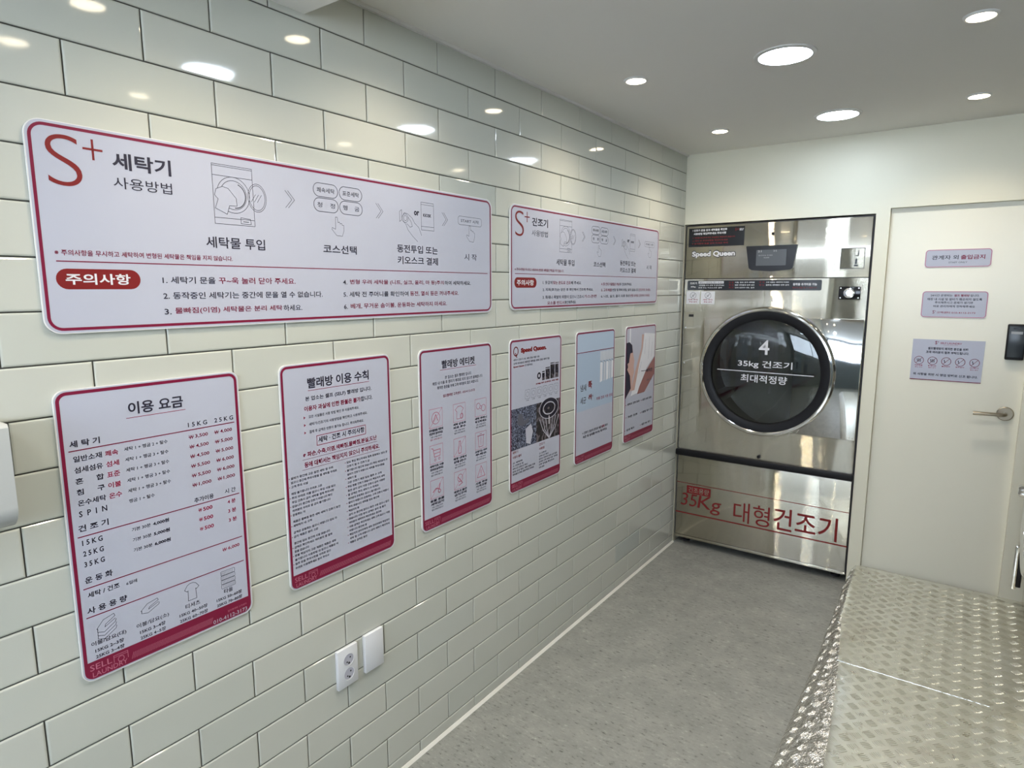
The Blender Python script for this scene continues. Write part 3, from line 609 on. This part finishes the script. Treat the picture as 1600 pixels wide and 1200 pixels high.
rows = [('일반소재', '쾌속', '세탁 1 + 헹굼 2 + 탈수', '₩ 3,500', '₩ 4,000'), ('섬세섬유', '섬세', '세탁 1 + 헹굼 3 + 탈수', '₩ 4,500', '₩ 5,000'), ('혼     합', '표준', '세탁 1 + 헹굼 3 + 탈수', '₩ 4,500', '₩ 5,000'),
        ('침     구', '이불', '세탁 1 + 헹굼 3 + 탈수', '₩ 5,500', '₩ 6,000'), ('온수세탁', '온수', '세탁 1 + 헹굼 3 + 탈수', '₩ 5,500', '₩ 6,000'), ('S  P  I  N', None, '헹굼 1 + 탈수', '₩ 1,000', '₩ 1,000')]
for k, (a, b_, c_, p, q) in enumerate(rows):
    v = 0.1475 + k * 0.0229
    s.txt('ink', a, 0.024, v, 0.076, 0.0125, 0.006)
    if b_: s.txt('pink', b_, 0.082, v, 0.107, 0.012, 0.006)
    s.txt('ink', c_, 0.119, v - 0.0035, 0.209 if b_ else 0.172, 0.0085); s.txt('crimson', p, 0.257, v - 0.002, 0.302, 0.0095, 0.004); s.txt('crimson', q, 0.318, v - 0.002, 0.362, 0.0095, 0.004)
s.txt('ink', '건 조 기', 0.020, 0.293, 0.076, 0.014, 0.01); s.txt('ink', '시 간', 0.333, 0.296, 0.361, 0.0115); s.txt('ink', '추가이용', 0.258, 0.298, 0.305, 0.012, 0.006)
for k in range(3):
    v = 0.323 + k * 0.0232
    s.txt('ink', ('1 5 K G', '2 5 K G', '3 5 K G')[k], 0.024, v, 0.062, 0.0115, 0.01); s.txt('ink', '기본 30분', 0.119, v, 0.158, 0.0085); s.txt('ink', ('4,000원', '5,000원', '6,000원')[k], 0.163, v + .001, 0.198, 0.0095, 0.02)
    s.txt('pink', '₩ 500', 0.266, v, 0.300, 0.0095, 0.012); s.txt('pink', ('4 분', '3 분', '3 분')[k], 0.338, v, 0.359, 0.0105, 0.008)
s.txt('ink', '운 동 화', 0.022, 0.405, 0.074, 0.014, 0.01); s.txt('ink', '세탁 / 건조', 0.024, 0.437, 0.085, 0.012, 0.006); s.txt('ink', '6컬레', 0.098, 0.438, 0.120, 0.008); s.txt('pink', '₩ 6,000', 0.317, 0.439, 0.361, 0.0095, 0.008)
s.txt('ink', '사 용 용 량', 0.020, 0.472, 0.097, 0.014, 0.01)
def bedding(u, v, wd, ht, layers):
    for k in range(layers):
        y = v + ht * (0.55 + 0.2 * k); s.line('hair', [(u + wd * .04, y), (u + wd * .02, y + ht * .2), (u + wd * .35, y + ht * .32), (u + wd * .95, y - ht * .05), (u + wd, y - ht * .2)], 0.0011)
    s.line('hair', [(u, v + ht * .55), (u + wd * .35, v + ht * .15), (u + wd * .9, v), (u + wd * .95, v + ht * .15), (u + wd * .45, v + ht * .45), (u + wd * .4, v + ht * .6), (u + wd * .95, v + ht * .3)], 0.0011)
    s.line('hair', [(u, v + ht * .55), (u + wd * .05, v + ht * .65)], 0.0011)
bedding(0.034, 0.489, 0.038, 0.038, 3); bedding(0.122, 0.492, 0.040, 0.030, 1)
s.line('hair', [(0.219, 0.500), (0.226, 0.490), (0.232, 0.487), (0.240, 0.487), (0.246, 0.490), (0.253, 0.500), (0.247, 0.505), (0.245, 0.503), (0.246, 0.528), (0.226, 0.528), (0.227, 0.503), (0.225, 0.505)], 0.0012, True)
for k in range(4): s.line('hair', s.pill(0.308, 0.488 + k * 0.0112, 0.344, 0.4985 + k * 0.0112, 0.002, 2), 0.0009, True)
for k in range(9): s.line('hair', [(0.310 + k * 0.0035, 0.490), (0.314 + k * 0.0035, 0.531)], 0.0006)
for k, (nm, a, b_, c_, d_) in enumerate((('이불/담요(대)', 0.021, 0.089, '15KG 2~3장', '25KG 3~4장'), ('이불/담요(소)', 0.110, 0.180, '15KG 3~4장', '25KG 4~5장'), ('티셔츠', 0.218, 0.253, '15KG 40~50장', '25KG 60~70장'), ('타올', 0.313, 0.336, '15KG 50~60장', '25KG 70~80장'))):
    s.txt('ink', nm, a, 0.546, b_, 0.0115); u0 = (0.027, 0.116, 0.203, 0.293)[k]; u1 = (0.083, 0.171, 0.270, 0.359)[k]
    s.txt('ink', c_, u0, 0.5605, u1, 0.009, 0.008); s.txt('ink', d_, u0, 0.574, u1, 0.009, 0.008)
s.txt('board', '010-4112-3173', 0.281, 0.6125, 0.370, 0.0095, 0, 'phone_number', 3); s.txt('roseline', '셀프빨래방 고객센터', 0.319, 0.597, 0.369, 0.005, 0, 'logo', 3)
s.finish()

e, s = poster(0.420, 1.427, 'laundry rules poster packed with small black text columns')
s.txt('ink', '빨래방 이용 수칙', 0.085, 0.070, 0.300, 0.029, 0.012); s.line('pink', [(0.086, 0.0755), (0.301, 0.0755)], 0.0013, part='rule')
s.txt('ink', '본 업소는 셀프 (SELF) 빨래방 입니다.', 0.076, 0.105, 0.309, 0.0145, 0.004); s.txt('crimson', '이용자 과실에 인한 환불은 불가', 0.071, 0.131, 0.266, 0.0145, 0.01); s.txt('ink', '합니다.', 0.267, 0.131, 0.312, 0.0145, 0.004)
for k, tx in enumerate(('모든 시설물은 사용 방법 확인 후 이용해주세요.', '세탁기/건조기의 사용방법을 확인하고 사용해주세요.', '결제 후 금액은 반환이 불가능 합니다. 주의해주세요.')):
    v = 0.1515 + k * 0.0208; s.poly('pink', [(0.068, v - 0.008), (0.068, v), (0.074, v - 0.004)], 'bullet', 2); s.txt('ink', tx, 0.084, v, (0.259, 0.290, 0.275)[k], 0.0088)
s.line('pink', [(0.107, 0.204), (0.281, 0.204), (0.281, 0.231), (0.107, 0.231)], 0.0018, True, 'box'); s.txt('ink', '세탁 · 건조 시 주의사항', 0.112, 0.2245, 0.276, 0.0165, 0.008)
s.txt('crimson', '※ 파손,수축,이염,색빠짐,물빠짐,분실,도난', 0.060, 0.2575, 0.323, 0.0155, 0.010); s.txt('crimson', '등에 대해서는 책임지지 않으니 주의하세요.', 0.063, 0.2855, 0.333, 0.0155, 0.010)
s.line('crimson', [(0.058, 0.2625), (0.325, 0.2625)], 0.0009, part='rule'); s.line('crimson', [(0.056, 0.2905), (0.334, 0.2905)], 0.0009, part='rule')
WORDS = '세탁물 확인하세요 건조기 사용 주의사항을 이용해주세요 세탁기 문을 동전 투입 없습니다 관리자에게 매장 내 시설 설비가 고객 여러분의 협조 바랍니다 책임지지 않습니다 분리 세탁 금지 이불 담요 운동화는 물빠짐 이염 우려로 세탁하지 마세요 건조시 고온 주의 제품은 중간에 열 수 없으니 사용방법 결제 금액은 환불 불가합니다'.split()
rw = random.Random(3)
def sentence(n):
    r = ''
    while len(r) < n: r += rw.choice(WORDS) + ' '
    return r[:n].strip()
LT = [sentence(n) for n in (21, 23, 8, 15, 22, 21, 20, 20, 6, 25, 10, 22, 12, 19, 20, 8, 21, 22, 18, 17)]
RT = [sentence(n) for n in (24, 13, 24, 22, 6, 21, 22, 22, 18, 19, 24, 18, 6, 25, 22, 19, 25, 11, 25, 24, 11)]
v = 0.308
for k, tx in enumerate(LT):
    s.txt('ink', tx, 0.018, v, 0.018 + min(0.165, 0.0066 * len(tx)), 0.0072, 0.006); 
    if k % 2 == 0: s.line('pink', [(0.0125, v - 0.0035), (0.0145, v - 0.0035)], 0.002, part='bullet')
    v += 0.0188 if k in (2, 8, 10, 12) else 0.0118
v = 0.306
for k, tx in enumerate(RT):
    s.txt('ink', tx, 0.206, v, 0.206 + min(0.160, 0.0066 * len(tx)), 0.0072, 0.006)
    if k % 2 == 0: s.line('pink', [(0.200, v - 0.0035), (0.202, v - 0.0035)], 0.002, part='bullet')
    v += 0.0122
s.finish()

e, s = poster(0.932, 1.427, 'etiquette poster with nine small outlined red pictures in three rows')
s.txt('ink', '빨래방 에티켓', 0.110, 0.071, 0.285, 0.028, 0.012); s.line('pink', [(0.101, 0.0755), (0.292, 0.0755)], 0.0014, part='rule')
s.txt('ink', '본 업소는 셀프 빨래방 입니다.', 0.125, 0.108, 0.267, 0.0115); s.txt('ink', '매장 내 이용 후 정리가 제대로 되지 않으면 불쾌합니다.', 0.063, 0.124, 0.331, 0.0115); s.txt('ink', '쾌적한 환경을 위해 고객 여러분의 협조 바랍니다.', 0.085, 0.140, 0.306, 0.0115)
s.txt('crimson', '셀프빨래방 고객센터 : 010-4112-3173', 0.113, 0.170, 0.284, 0.0105)
cap = [('외부물품을 매장에', '반입하지 말아주세요'), ('세탁 완료후', '바로 회수'), ('세탁 주머니', '확인하세요'), ('세탁카트 사용', '제자리에 놓아주세요'), ('매장 내에서', '음주를 금합니다'), ('쓰레기는 버려', '주세요'), ('동물 용품', '세탁금지'), ('매장내 흡연', '금지구역'), ('사용 주의', '기계고장')]
for j in range(3):
    for i in range(3):
        u, v = (0.043, 0.165, 0.285)[i], (0.203, 0.327, 0.448)[j]; k = 3 * j + i; r_ = 'roseline'
        s.line(r_, [(u, v), (u + 0.065, v), (u + 0.065, v + 0.064), (u, v + 0.064)], 0.0014, True)
        if k in (0, 4, 6, 7): s.line(r_, [(u, v + 0.064), (u + 0.065, v)], 0.0013)
        c0, c1 = u + 0.0325, v + 0.032
        if k == 0: s.ell(r_, c0, c1, 0.020, None, 0.0022, 20); s.line(r_, [(c0 - .012, c1 + .010), (c0, c1 - .012), (c0 + .010, c1 + .010)], 0.003)
        elif k == 1: s.line(r_, [(c0 - .022, c1 - .012), (c0 - .008, c1 - .022), (c0 + .008, c1 - .022), (c0 + .022, c1 - .012), (c0 + .014, c1 - .004), (c0 + .014, c1 + .022), (c0 - .014, c1 + .022), (c0 - .014, c1 - .004)], 0.002, True); s.ell(r_, c0 + 0.012, c1 + 0.014, 0.007, 0.009, 0.003, 12)
        elif k == 2: s.ell(r_, c0 - .014, c1 - .006, 0.011, None, 0.002, 14); s.ell(r_, c0 + .016, c1 + .004, 0.012, None, 0.002, 14); s.ell(r_, c0 + .001, c1, 0.006, None, 0.002, 10)
        elif k == 3: s.line(r_, [(c0 - .024, c1 - .022), (c0 - .016, c1 - .020), (c0 - .010, c1 + .010), (c0 + .018, c1 + .008), (c0 + .020, c1 - .014), (c0 - .014, c1 - .014)], 0.0024); s.ell(r_, c0 - .006, c1 + .020, 0.004, None, 0.002, 10); s.ell(r_, c0 + .014, c1 + .018, 0.004, None, 0.002, 10); s.line(r_, [(c0 - .012, c1 - .002), (c0 + .018, c1 - .003)], 0.002)
        elif k == 4: s.line(r_, [(c0 - .004, c1 - .020), (c0 + .004, c1 - .020), (c0 + .004, c1 - .006), (c0 + .008, c1 + .002), (c0 + .006, c1 + .024), (c0 - .006, c1 + .024), (c0 - .008, c1 + .002), (c0 - .004, c1 - .006)], 0.0026, True)
        elif k == 5: s.line(r_, [(c0 - .016, c1 - .018), (c0 + .016, c1 - .018), (c0 + .012, c1 + .024), (c0 - .012, c1 + .024)], 0.0022, True); s.line(r_, [(c0 - .020, c1 - .018), (c0 + .020, c1 - .018)], 0.003); s.line(r_, [(c0, c1 - .010), (c0, c1 + .018)], 0.002); s.line(r_, [(c0 - .006, c1 - .024), (c0 + .006, c1 - .024)], 0.002)
        elif k == 6: s.line(r_, [(c0 - .020, c1 + .010), (c0 - .006, c1), (c0 + .010, c1 + .004), (c0 + .016, c1 - .014)], 0.004); s.ell(r_, c0 + .012, c1 + .012, 0.006, None, 0.003, 10)
        elif k == 7: s.ell(r_, c0, c1 - .006, 0.014, None, 0.002, 14); s.line(r_, [(c0 - .012, c1 - .012), (c0 + .012, c1 + .014), (c0 - .008, c1 + .020)], 0.003)
        else: s.line(r_, [(c0, c1 - .024), (c0 + .023, c1 + .018), (c0 - .023, c1 + .018)], 0.0024, True); s.line(r_, [(c0, c1 - .008), (c0, c1 + .006)], 0.003); s.line(r_, [(c0, c1 + .010), (c0, c1 + .013)], 0.003)
        s.txt('ink', cap[k][0], u - 0.002, v + 0.077, u + 0.068, 0.0095, 0.02); s.txt('ink', cap[k][1], u, v + 0.0885, u + 0.066, 0.0095, 0.02)
        s.txt('ink', '다른 고객을 위하여', u + 0.006, v + 0.098, u + 0.060, 0.006); s.txt('pink' if k == 0 else 'ink', '협조 부탁드립니다', u + 0.004, v + 0.107, u + 0.062, 0.006)
s.finish()

# printed photographs on posters
def photo_mat(name, c0, c1, c2, scale, dist, warp):
    t = pmat(name, c1, 0.4); n = N(t, 'ShaderNodeTexWave'); n.inputs['Scale'].default_value = scale; n.inputs['Distortion'].default_value = dist; n.inputs['Detail'].default_value = 4; n.inputs['Detail Scale'].default_value = warp
    tc = N(t, 'ShaderNodeTexCoord'); L(t, tc.outputs['Object'], n.inputs['Vector']); r = ramp(t, n.outputs[0], [(0.15, c0), (0.55, c1), (0.95, c2)]); L(t, r.outputs[0], BS(t).inputs['Base Color']); return t
M['photo_a'] = photo_mat('print_dark_fabric', (0.012, 0.014, 0.035), (0.035, 0.042, 0.085), (0.22, 0.25, 0.34), 9, 22, 5.0)
M['photo_b'] = photo_mat('print_dark_drum', (0.008, 0.006, 0.01), (0.030, 0.022, 0.028), (0.13, 0.11, 0.13), 6, 12, 3.0)
M['sky'] = pmat('print_pale_blue', (0.42, 0.51, 0.64), 0.4); M['sky2'] = pmat('print_soft_blue', (0.38, 0.47, 0.60), 0.4)
M['skin'] = pmat('print_skin', (0.56, 0.36, 0.31), 0.4); M['skin2'] = pmat('print_skin_shade', (0.30, 0.13, 0.12), 0.4); M['haze'] = pmat('print_haze', (0.48, 0.48, 0.56), 0.4)
M['tubes'] = photo_mat('print_white_tubes', (0.34, 0.38, 0.46), (0.58, 0.60, 0.66), (0.75, 0.76, 0.80), 22, 0.6, 1.0)
e, s = poster(1.431, 1.427, 'dryer maker poster with red headline and two dark drum photographs')
s.ell('red', 0.042, 0.048, 0.015, 0.017, 0.0045, 24, part='logo'); s.line('red', [(0.040, 0.055), (0.048, 0.071)], 0.005, part='logo')
s.txt('red', 'Speed Queen.', 0.076, 0.061, 0.263, 0.024, 0.045)
s.txt('ink', '세탁기 건조기 1위, 세탁 전용 제품 이용.', 0.025, 0.086, 0.212, 0.009); s.txt('ink', '고객 여러분의 쾌적한 세탁을 위해 전용 세탁기를', 0.025, 0.100, 0.287, 0.009); s.txt('red', 'Speed Queen', 0.025, 0.113, 0.100, 0.008, 0.02); s.txt('ink', '과 이용하세요.', 0.104, 0.113, 0.161, 0.009)
for a, b_, t_ in ((0.190, 0.226, 0.140), (0.232, 0.252, 0.146), (0.258, 0.292, 0.132), (0.296, 0.330, 0.116), (0.334, 0.362, 0.118)):
    s.rect('photo_b' if a > 0.23 else 'haze', a, t_, b_, 0.184, 'picture', 1); s.ell('ink', (a + b_) / 2, (t_ + 0.184) / 2, (b_ - a) * 0.3, None, 0.007, 12, lay=3); s.line('board', [(a, t_ + 0.006), (b_, t_ + 0.006)], 0.003, lay=3)
s.txt('red', '고객을 위해 운영되는 세탁 제품', 0.183, 0.198, 0.361, 0.007, 0.02)
for k in range(6): a = 0.106 + k * 0.044; s.line('hair', s.pill(a, 0.210, a + 0.034, 0.247, 0.004, 2), 0.001, True); s.ell('hair', a + .017, 0.228, 0.010, None, 0.001, 12); s.txt('hair', '사용', a + .006, 0.256, a + .028, 0.005)
s.rect('photo_a', 0.0102, 0.277, 0.190, 0.444); s.rect('photo_b', 0.190, 0.277, PW - 0.0102, 0.444)
s.poly('hair', [(0.06, 0.30), (0.085, 0.30), (0.10, 0.335), (0.14, 0.325), (0.13, 0.345), (0.085, 0.355), (0.05, 0.34)], 'picture', 2); s.poly('haze', [(0.11, 0.37), (0.15, 0.355), (0.165, 0.39), (0.145, 0.44), (0.115, 0.43)], 'picture', 2)
s.ell('ink', 0.288, 0.310, 0.062, 0.036, 0.016, 28, lay=2); s.ell('haze', 0.288, 0.310, 0.046, 0.026, 0.005, 28, lay=3); s.ell('ink', 0.288, 0.310, 0.022, 0.013, 0.014, 16, lay=3); s.ell('haze', 0.288, 0.310, 0.075, 0.045, 0.003, 28, lay=3)
for q in (0.215, 0.238, 0.262): s.line('haze', [(q, 0.350), (q + (0.29 - q) * .35, 0.400), (0.29, 0.442)], 0.0035, lay=3); s.line('haze', [(0.58 - q, 0.350), (0.58 - q - (0.29 - q) * .35, 0.400), (0.29, 0.442)], 0.0035, lay=3)
s.line('wprint', [(0.288, 0.345), (0.288, 0.378)], 0.006, lay=4)
s.txt('red', '세탁기', 0.019, 0.459, 0.057, 0.012); s.txt('red', '사용과 설비', 0.019, 0.478, 0.080, 0.011, 0.005); s.txt('red', '건조기', 0.211, 0.463, 0.255, 0.012); s.txt('red', '사용점', 0.211, 0.481, 0.252, 0.011, 0.005)
for k, (a, b_) in enumerate((('고 세탁력', 0.088), ('고 건조성 및', 0.095), ('세탁시간 건조시간 확인', 0.125), ('섬유 손상 없는 세탁 방법 이용', 0.182), ('세탁물의 투입 용량 확인 하세요', 0.173))): s.txt('ink', a, 0.019, 0.500 + k * 0.0118, b_, 0.008, 0.006)
for k, (a, b_) in enumerate((('고 건조성', 0.267), ('건조시간 확인', 0.285), ('온도로 건조하여 섬유 손상 없음', 0.355), ('섬세한 건조 방법 이용, 세탁물', 0.360), ('건조 방법을 확인하여', 0.330), ('손상 없음', 0.253))): s.txt('ink', a, 0.211, 0.500 + k * 0.0122, b_, 0.008, 0.006)
s.finish()

e, s = poster(1.942, 1.427, 'pale blue poster with white tubes in its upper right')
s.rect('sky', 0.0102, 0.0102, PW - 0.0102, 0.097); s.rect('sky2', 0.0102, 0.097, PW - 0.0102, 0.371); s.rect('crimson', 0.008, 0.0952, PW - 0.008, 0.0985, 'rule', 3)
s.rect('tubes', 0.235, 0.104, PW - 0.0102, 0.150, 'picture', 2)
for k, (a, b_) in enumerate(((0.235, 0.26), (0.268, 0.292), (0.298, 0.322), (0.328, 0.35), (0.354, 0.375))): s.poly('tubes' if k % 2 else 'wprint', [(a, 0.255 - k * .002), (b_, 0.250 - k * .002), (b_, 0.155), (a, 0.160)], 'picture', 2); s.line('hair', [(a, 0.150), (b_, 0.160)], 0.002, lay=3)
s.txt('hair', '냄새', 0.046, 0.278, 0.100, 0.032, 0.005); s.txt('red', '뚝', 0.118, 0.273, 0.156, 0.036, 0.03); s.txt('hair', '세균', 0.046, 0.338, 0.100, 0.032, 0.005); s.txt('red', '싹', 0.121, 0.334, 0.158, 0.034, 0.03); s.txt('hair', ',', 0.163, 0.318, 0.168, 0.012)
s.txt('pink', '자동 건조 이용 완료', 0.202, 0.340, 0.372, 0.016)
s.txt('ink', '※ 건조기 고온의 온도로 세균 냄새 제거', 0.070, 0.486, 0.326, 0.013, 0.012); s.txt('ink', '세균 및 냄새를 99.9% 제거해요', 0.074, 0.505, 0.319, 0.013, 0.012); s.txt('pink', '제거', 0.262, 0.486, 0.292, 0.0135, 0.03, lay=4); s.finish()

e, s = poster(2.452, 1.427, 'poster picturing a dark haired person holding up white laundry, next to the dryer')
s.rect('haze', 0.0102, 0.0102, PW - 0.0102, 0.375); s.rect('wprint', 0.045, 0.0102, 0.060, 0.10, 'picture', 2)
s.poly('skin', [(0.0102, 0.20), (0.03, 0.11), (0.079, 0.10), (0.096, 0.155), (0.110, 0.185), (0.104, 0.215), (0.112, 0.245), (0.095, 0.275), (0.085, 0.335), (0.0102, 0.375)], 'picture', 2)
s.poly('ink', [(0.0102, 0.085), (0.045, 0.082), (0.078, 0.100), (0.088, 0.140), (0.060, 0.142), (0.050, 0.170), (0.044, 0.205), (0.025, 0.225), (0.06, 0.26), (0.075, 0.33), (0.0102, 0.381)], 'picture', 3)
s.poly('skin', [(0.028, 0.195), (0.045, 0.19), (0.052, 0.21), (0.040, 0.228)], 'picture', 4)
s.poly('skin', [(0.199, 0.050), (0.224, 0.052), (0.212, 0.120), (0.165, 0.230), (0.120, 0.345), (0.075, 0.345), (0.130, 0.235), (0.195, 0.120)], 'picture', 4)
s.poly('wprint', [(0.228, 0.044), (0.374, 0.055), (0.374, 0.180), (0.270, 0.240), (0.170, 0.365), (0.075, 0.372), (0.100, 0.330), (0.155, 0.240), (0.215, 0.130)], 'picture', 3)
for a in ((0.25, 0.08, 0.24, 0.16), (0.30, 0.07, 0.29, 0.19), (0.34, 0.10, 0.33, 0.18), (0.20, 0.20, 0.17, 0.26)): s.line('haze', [(a[0], a[1]), (a[2], a[3])], 0.004, lay=4)
s.poly('skin2', [(0.374, 0.185), (0.374, 0.285), (0.250, 0.372), (0.155, 0.372), (0.180, 0.335), (0.260, 0.255)], 'picture', 5); s.line('ink', [(0.20, 0.250), (0.29, 0.255), (0.31, 0.235)], 0.003, lay=6)
s.txt('ink', '쾌적한', 0.265, 0.265, 0.350, 0.020, 0.01, lay=7); s.txt('hair', '세탁 건조', 0.275, 0.315, 0.345, 0.012, lay=7)
for a, b_, v, tx in ((0.025, 0.190, 0.420, '· 세탁과 건조 효과'), (0.217, 0.351, 0.420, '· 섬유 손상 없음'), (0.029, 0.169, 0.488, '· 고온 건조'), (0.210, 0.372, 0.490, '· 이물질 제거 건조'), (0.020, 0.132, 0.558, '· 냄새 제거'), (0.214, 0.344, 0.559, '· 세균 99% 제거')):
    s.txt('ink', tx, a, v, b_, 0.0125, 0.012); s.line('pink', [(a - 0.006, v - 0.006), (a - 0.002, v - 0.006)], 0.004, part='bullet')
s.finish()

# ------------------------------------------------------------------ outlet, blank plate, dispenser
e = empty('wall_outlet', on_left(0.558, 0.500), 'white double socket outlet low on the tiled wall', 'outlet')
bm = bmesh.new(); box(bm, 0, 0.0755, -0.062, 0.062, 0.0005, 0.0125, 0.002, 2); from_bm('cover', bm, 'white', e, 35)
for k in (1, -1):
    c0 = (0.0400, k * 0.0225)
    so = lathe('socket', [(0.0195, 0.0128), (0.0205, 0.0140), (0.0190, 0.0142), (0.0180, 0.0131)], 'white', e, 32, c0)
    lathe('socket_well', [(0.0182, 0.01275), (0.0, 0.01262)], 'well' if False else 'haze', so, 32, c0, closed=False)
    bm = bmesh.new()
    for a, b_ in ((-0.006, -0.006), (0.006, 0.006)): bmesh.ops.create_circle(bm, cap_ends=True, segments=14, radius=0.0027, matrix=Matrix.Translation((c0[0] + a, c0[1] + b_, 0.0133)))
    bmesh.ops.create_circle(bm, cap_ends=True, segments=14, radius=0.0035, matrix=Matrix.Translation((c0[0] + 0.001, c0[1] - 0.011, 0.0133)))
    from_bm('pin_hole', bm, 'black', so)
e2 = tag(boxo('blank_plate', (0, 0.0755, -0.062, 0.062, 0.0005, 0.0135), 'white', None, 0.0025), 'blank white wall plate right beside the double socket outlet', 'wall plate'); e2.matrix_world = on_left(0.662, 0.503)
bm = bmesh.new(); P = [(0.0, 0.0), (0.085, 0.0), (0.089, -0.006), (0.089, -0.15)] + [(0.089 - 0.055 * (1 - math.cos(a)), -0.15 - 0.045 * math.sin(a)) for a in [PI / 2 * i / 8 for i in range(1, 9)]] + [(0.0, -0.198)]
prism(bm, P, 0, 0.30); DPO = tag(from_bm('dispenser', bm, 'offwhite', None, 30), 'plain white wall dispenser with rounded lower edge, left of the price list', 'dispenser')
DPO.matrix_world = frame((0.0005, -0.175, 1.39), (1, 0, 0), (0, 0, 1), (0, -1, 0))

# ------------------------------------------------------------------ washing machines along the right wall
def washer(y0, label):
    WF = 1.755; W_ = 0.80; H_ = 1.25
    e = empty('washing_machine', frame((WF, y0 + W_, PH + 0.004), (0, -1, 0), (0, 0, 1), (-1, 0, 0)), label, 'washing machine', 'washing machines on the platform')
    boxo('cabinet', (0, W_, 0.002, H_, -0.84, 0.0), 'steel', e, 0.012, 3)
    boxo('control_panel', (0.04, W_ - 0.04, H_ - 0.20, H_ - 0.04, 0.0005, 0.012), 'gloss_black', e, 0.004)
    c0 = (W_ / 2, 0.56)
    d = lathe('door', [(0.215, 0.001), (0.225, 0.040), (0.250, 0.050), (0.275, 0.035), (0.280, 0.001)], 'chrome', e, 64, c0)
    lathe('door_glass', [(0, 0.040), (0.12, 0.036), (0.216, 0.020), (0.216, 0.012), (0, 0.012)], 'glass', d, 48, c0, closed=False)
    lathe('gasket', [(0, 0.002), (0.213, 0.002), (0.213, 0.010), (0, 0.010)], 'black', d, 48, c0, closed=False)
    return e
washer(2.38, 'stainless washing machine standing nearest the cream door')
bm = bmesh.new()
# door handle and hinge knob that reach into view
W1 = bpy.data.objects['washing_machine']
bm = bmesh.new(); box(bm, 0.205, 0.235, 0.160, 0.365, 0.046, 0.064, 0.007, 3); box(bm, 0.208, 0.232, 0.335, 0.364, 0.0005, 0.052, 0.005, 2); hd_ = from_bm('handle', bm, 'chrome', W1, 40); boxo('grip', (0.206, 0.234, 0.172, 0.335, 0.030, 0.0465), 'black', hd_, 0.003)
lathe('knob', [(0, 0.001), (0.020, 0.001), (0.020, 0.050), (0.028, 0.056), (0.028, 0.072), (0.022, 0.078), (0, 0.079)], 'chrome', W1, 32, (0.22, 0.615), closed=False)
washer(1.54, 'stainless washing machine in the middle of the row')
washer(0.70, 'stainless washing machine farthest from the cream door')

# ------------------------------------------------------------------ lamps
def downlight(x, y, z, big, label):
    nm = 'round_downlight' if big else 'spot_downlight'
    e = empty(nm, Matrix.Translation((x, y, z)), label, 'ceiling light', 'round cool downlights' if big else 'small warm spot downlights')
    R = 0.084 if big else 0.036
    lathe('trim_ring', [(R, -0.006), (R + 0.004, -0.007), (R + 0.014 if big else R + 0.008, -0.003), (R + 0.015 if big else R + 0.009, 0.0), (R, 0.0)], 'trim', e, 48)
    lathe('diffuser', [(0, -0.0052), (R, -0.0045), (R, -0.001), (0, -0.001)], 'biglens' if big else 'spotlens', e, 40, closed=False)
    if not big:
        ld = bpy.data.lights.new('spot', 'SPOT'); ld.energy = SPOT_W; ld.color = SPOT_COL; ld.spot_size = math.radians(140); ld.spot_blend = 1.0; ld.shadow_soft_size = 0.03
        lo = bpy.data.objects.new('lamp', ld); C.objects.link(lo); lo.parent = e; lo.location = (0, 0, -0.012)
for (x, y, z, b_, lb) in (
    (0.345, 2.752, ZC, 0, 'small warm downlight nearest the dryer on the tiled wall side'), (0.338, 1.788, ZC, 0, 'small warm downlight second from the back on the tiled wall side'), (0.350, 0.790, ZC, 0, 'small warm downlight on tiled wall side near the ceiling step'),
    (1.389, 2.786, ZC, 0, 'small warm downlight in front of the cream door'), (1.388, 1.840, ZC, 0, 'small warm downlight at the top right of the picture'), (1.390, 0.790, ZC, 0, 'small warm downlight above the platform near the ceiling step'),
    (0.872, 2.768, ZC, 1, 'large cool downlight nearest the dryer'), (0.856, 1.840, ZC, 1, 'large cool downlight second from the back wall'), (0.850, 0.785, ZC, 1, 'large cool downlight just before the ceiling step'),
    (0.373, 0.208, ZS, 0, 'small warm downlight under the lowered ceiling, tiled wall side'), (0.36, -0.85, ZS, 0, 'added unseen small warm downlight behind the viewer on the tiled wall side'),  # lamp behind the viewer is unseen, added for warm light back there
    (0.815, 0.185, ZS, 0, 'small warm downlight under the lowered ceiling, middle'), (0.860, -1.000, ZS, 1, 'large cool downlight behind the viewer')):
    downlight(x, y, z, b_, lb)
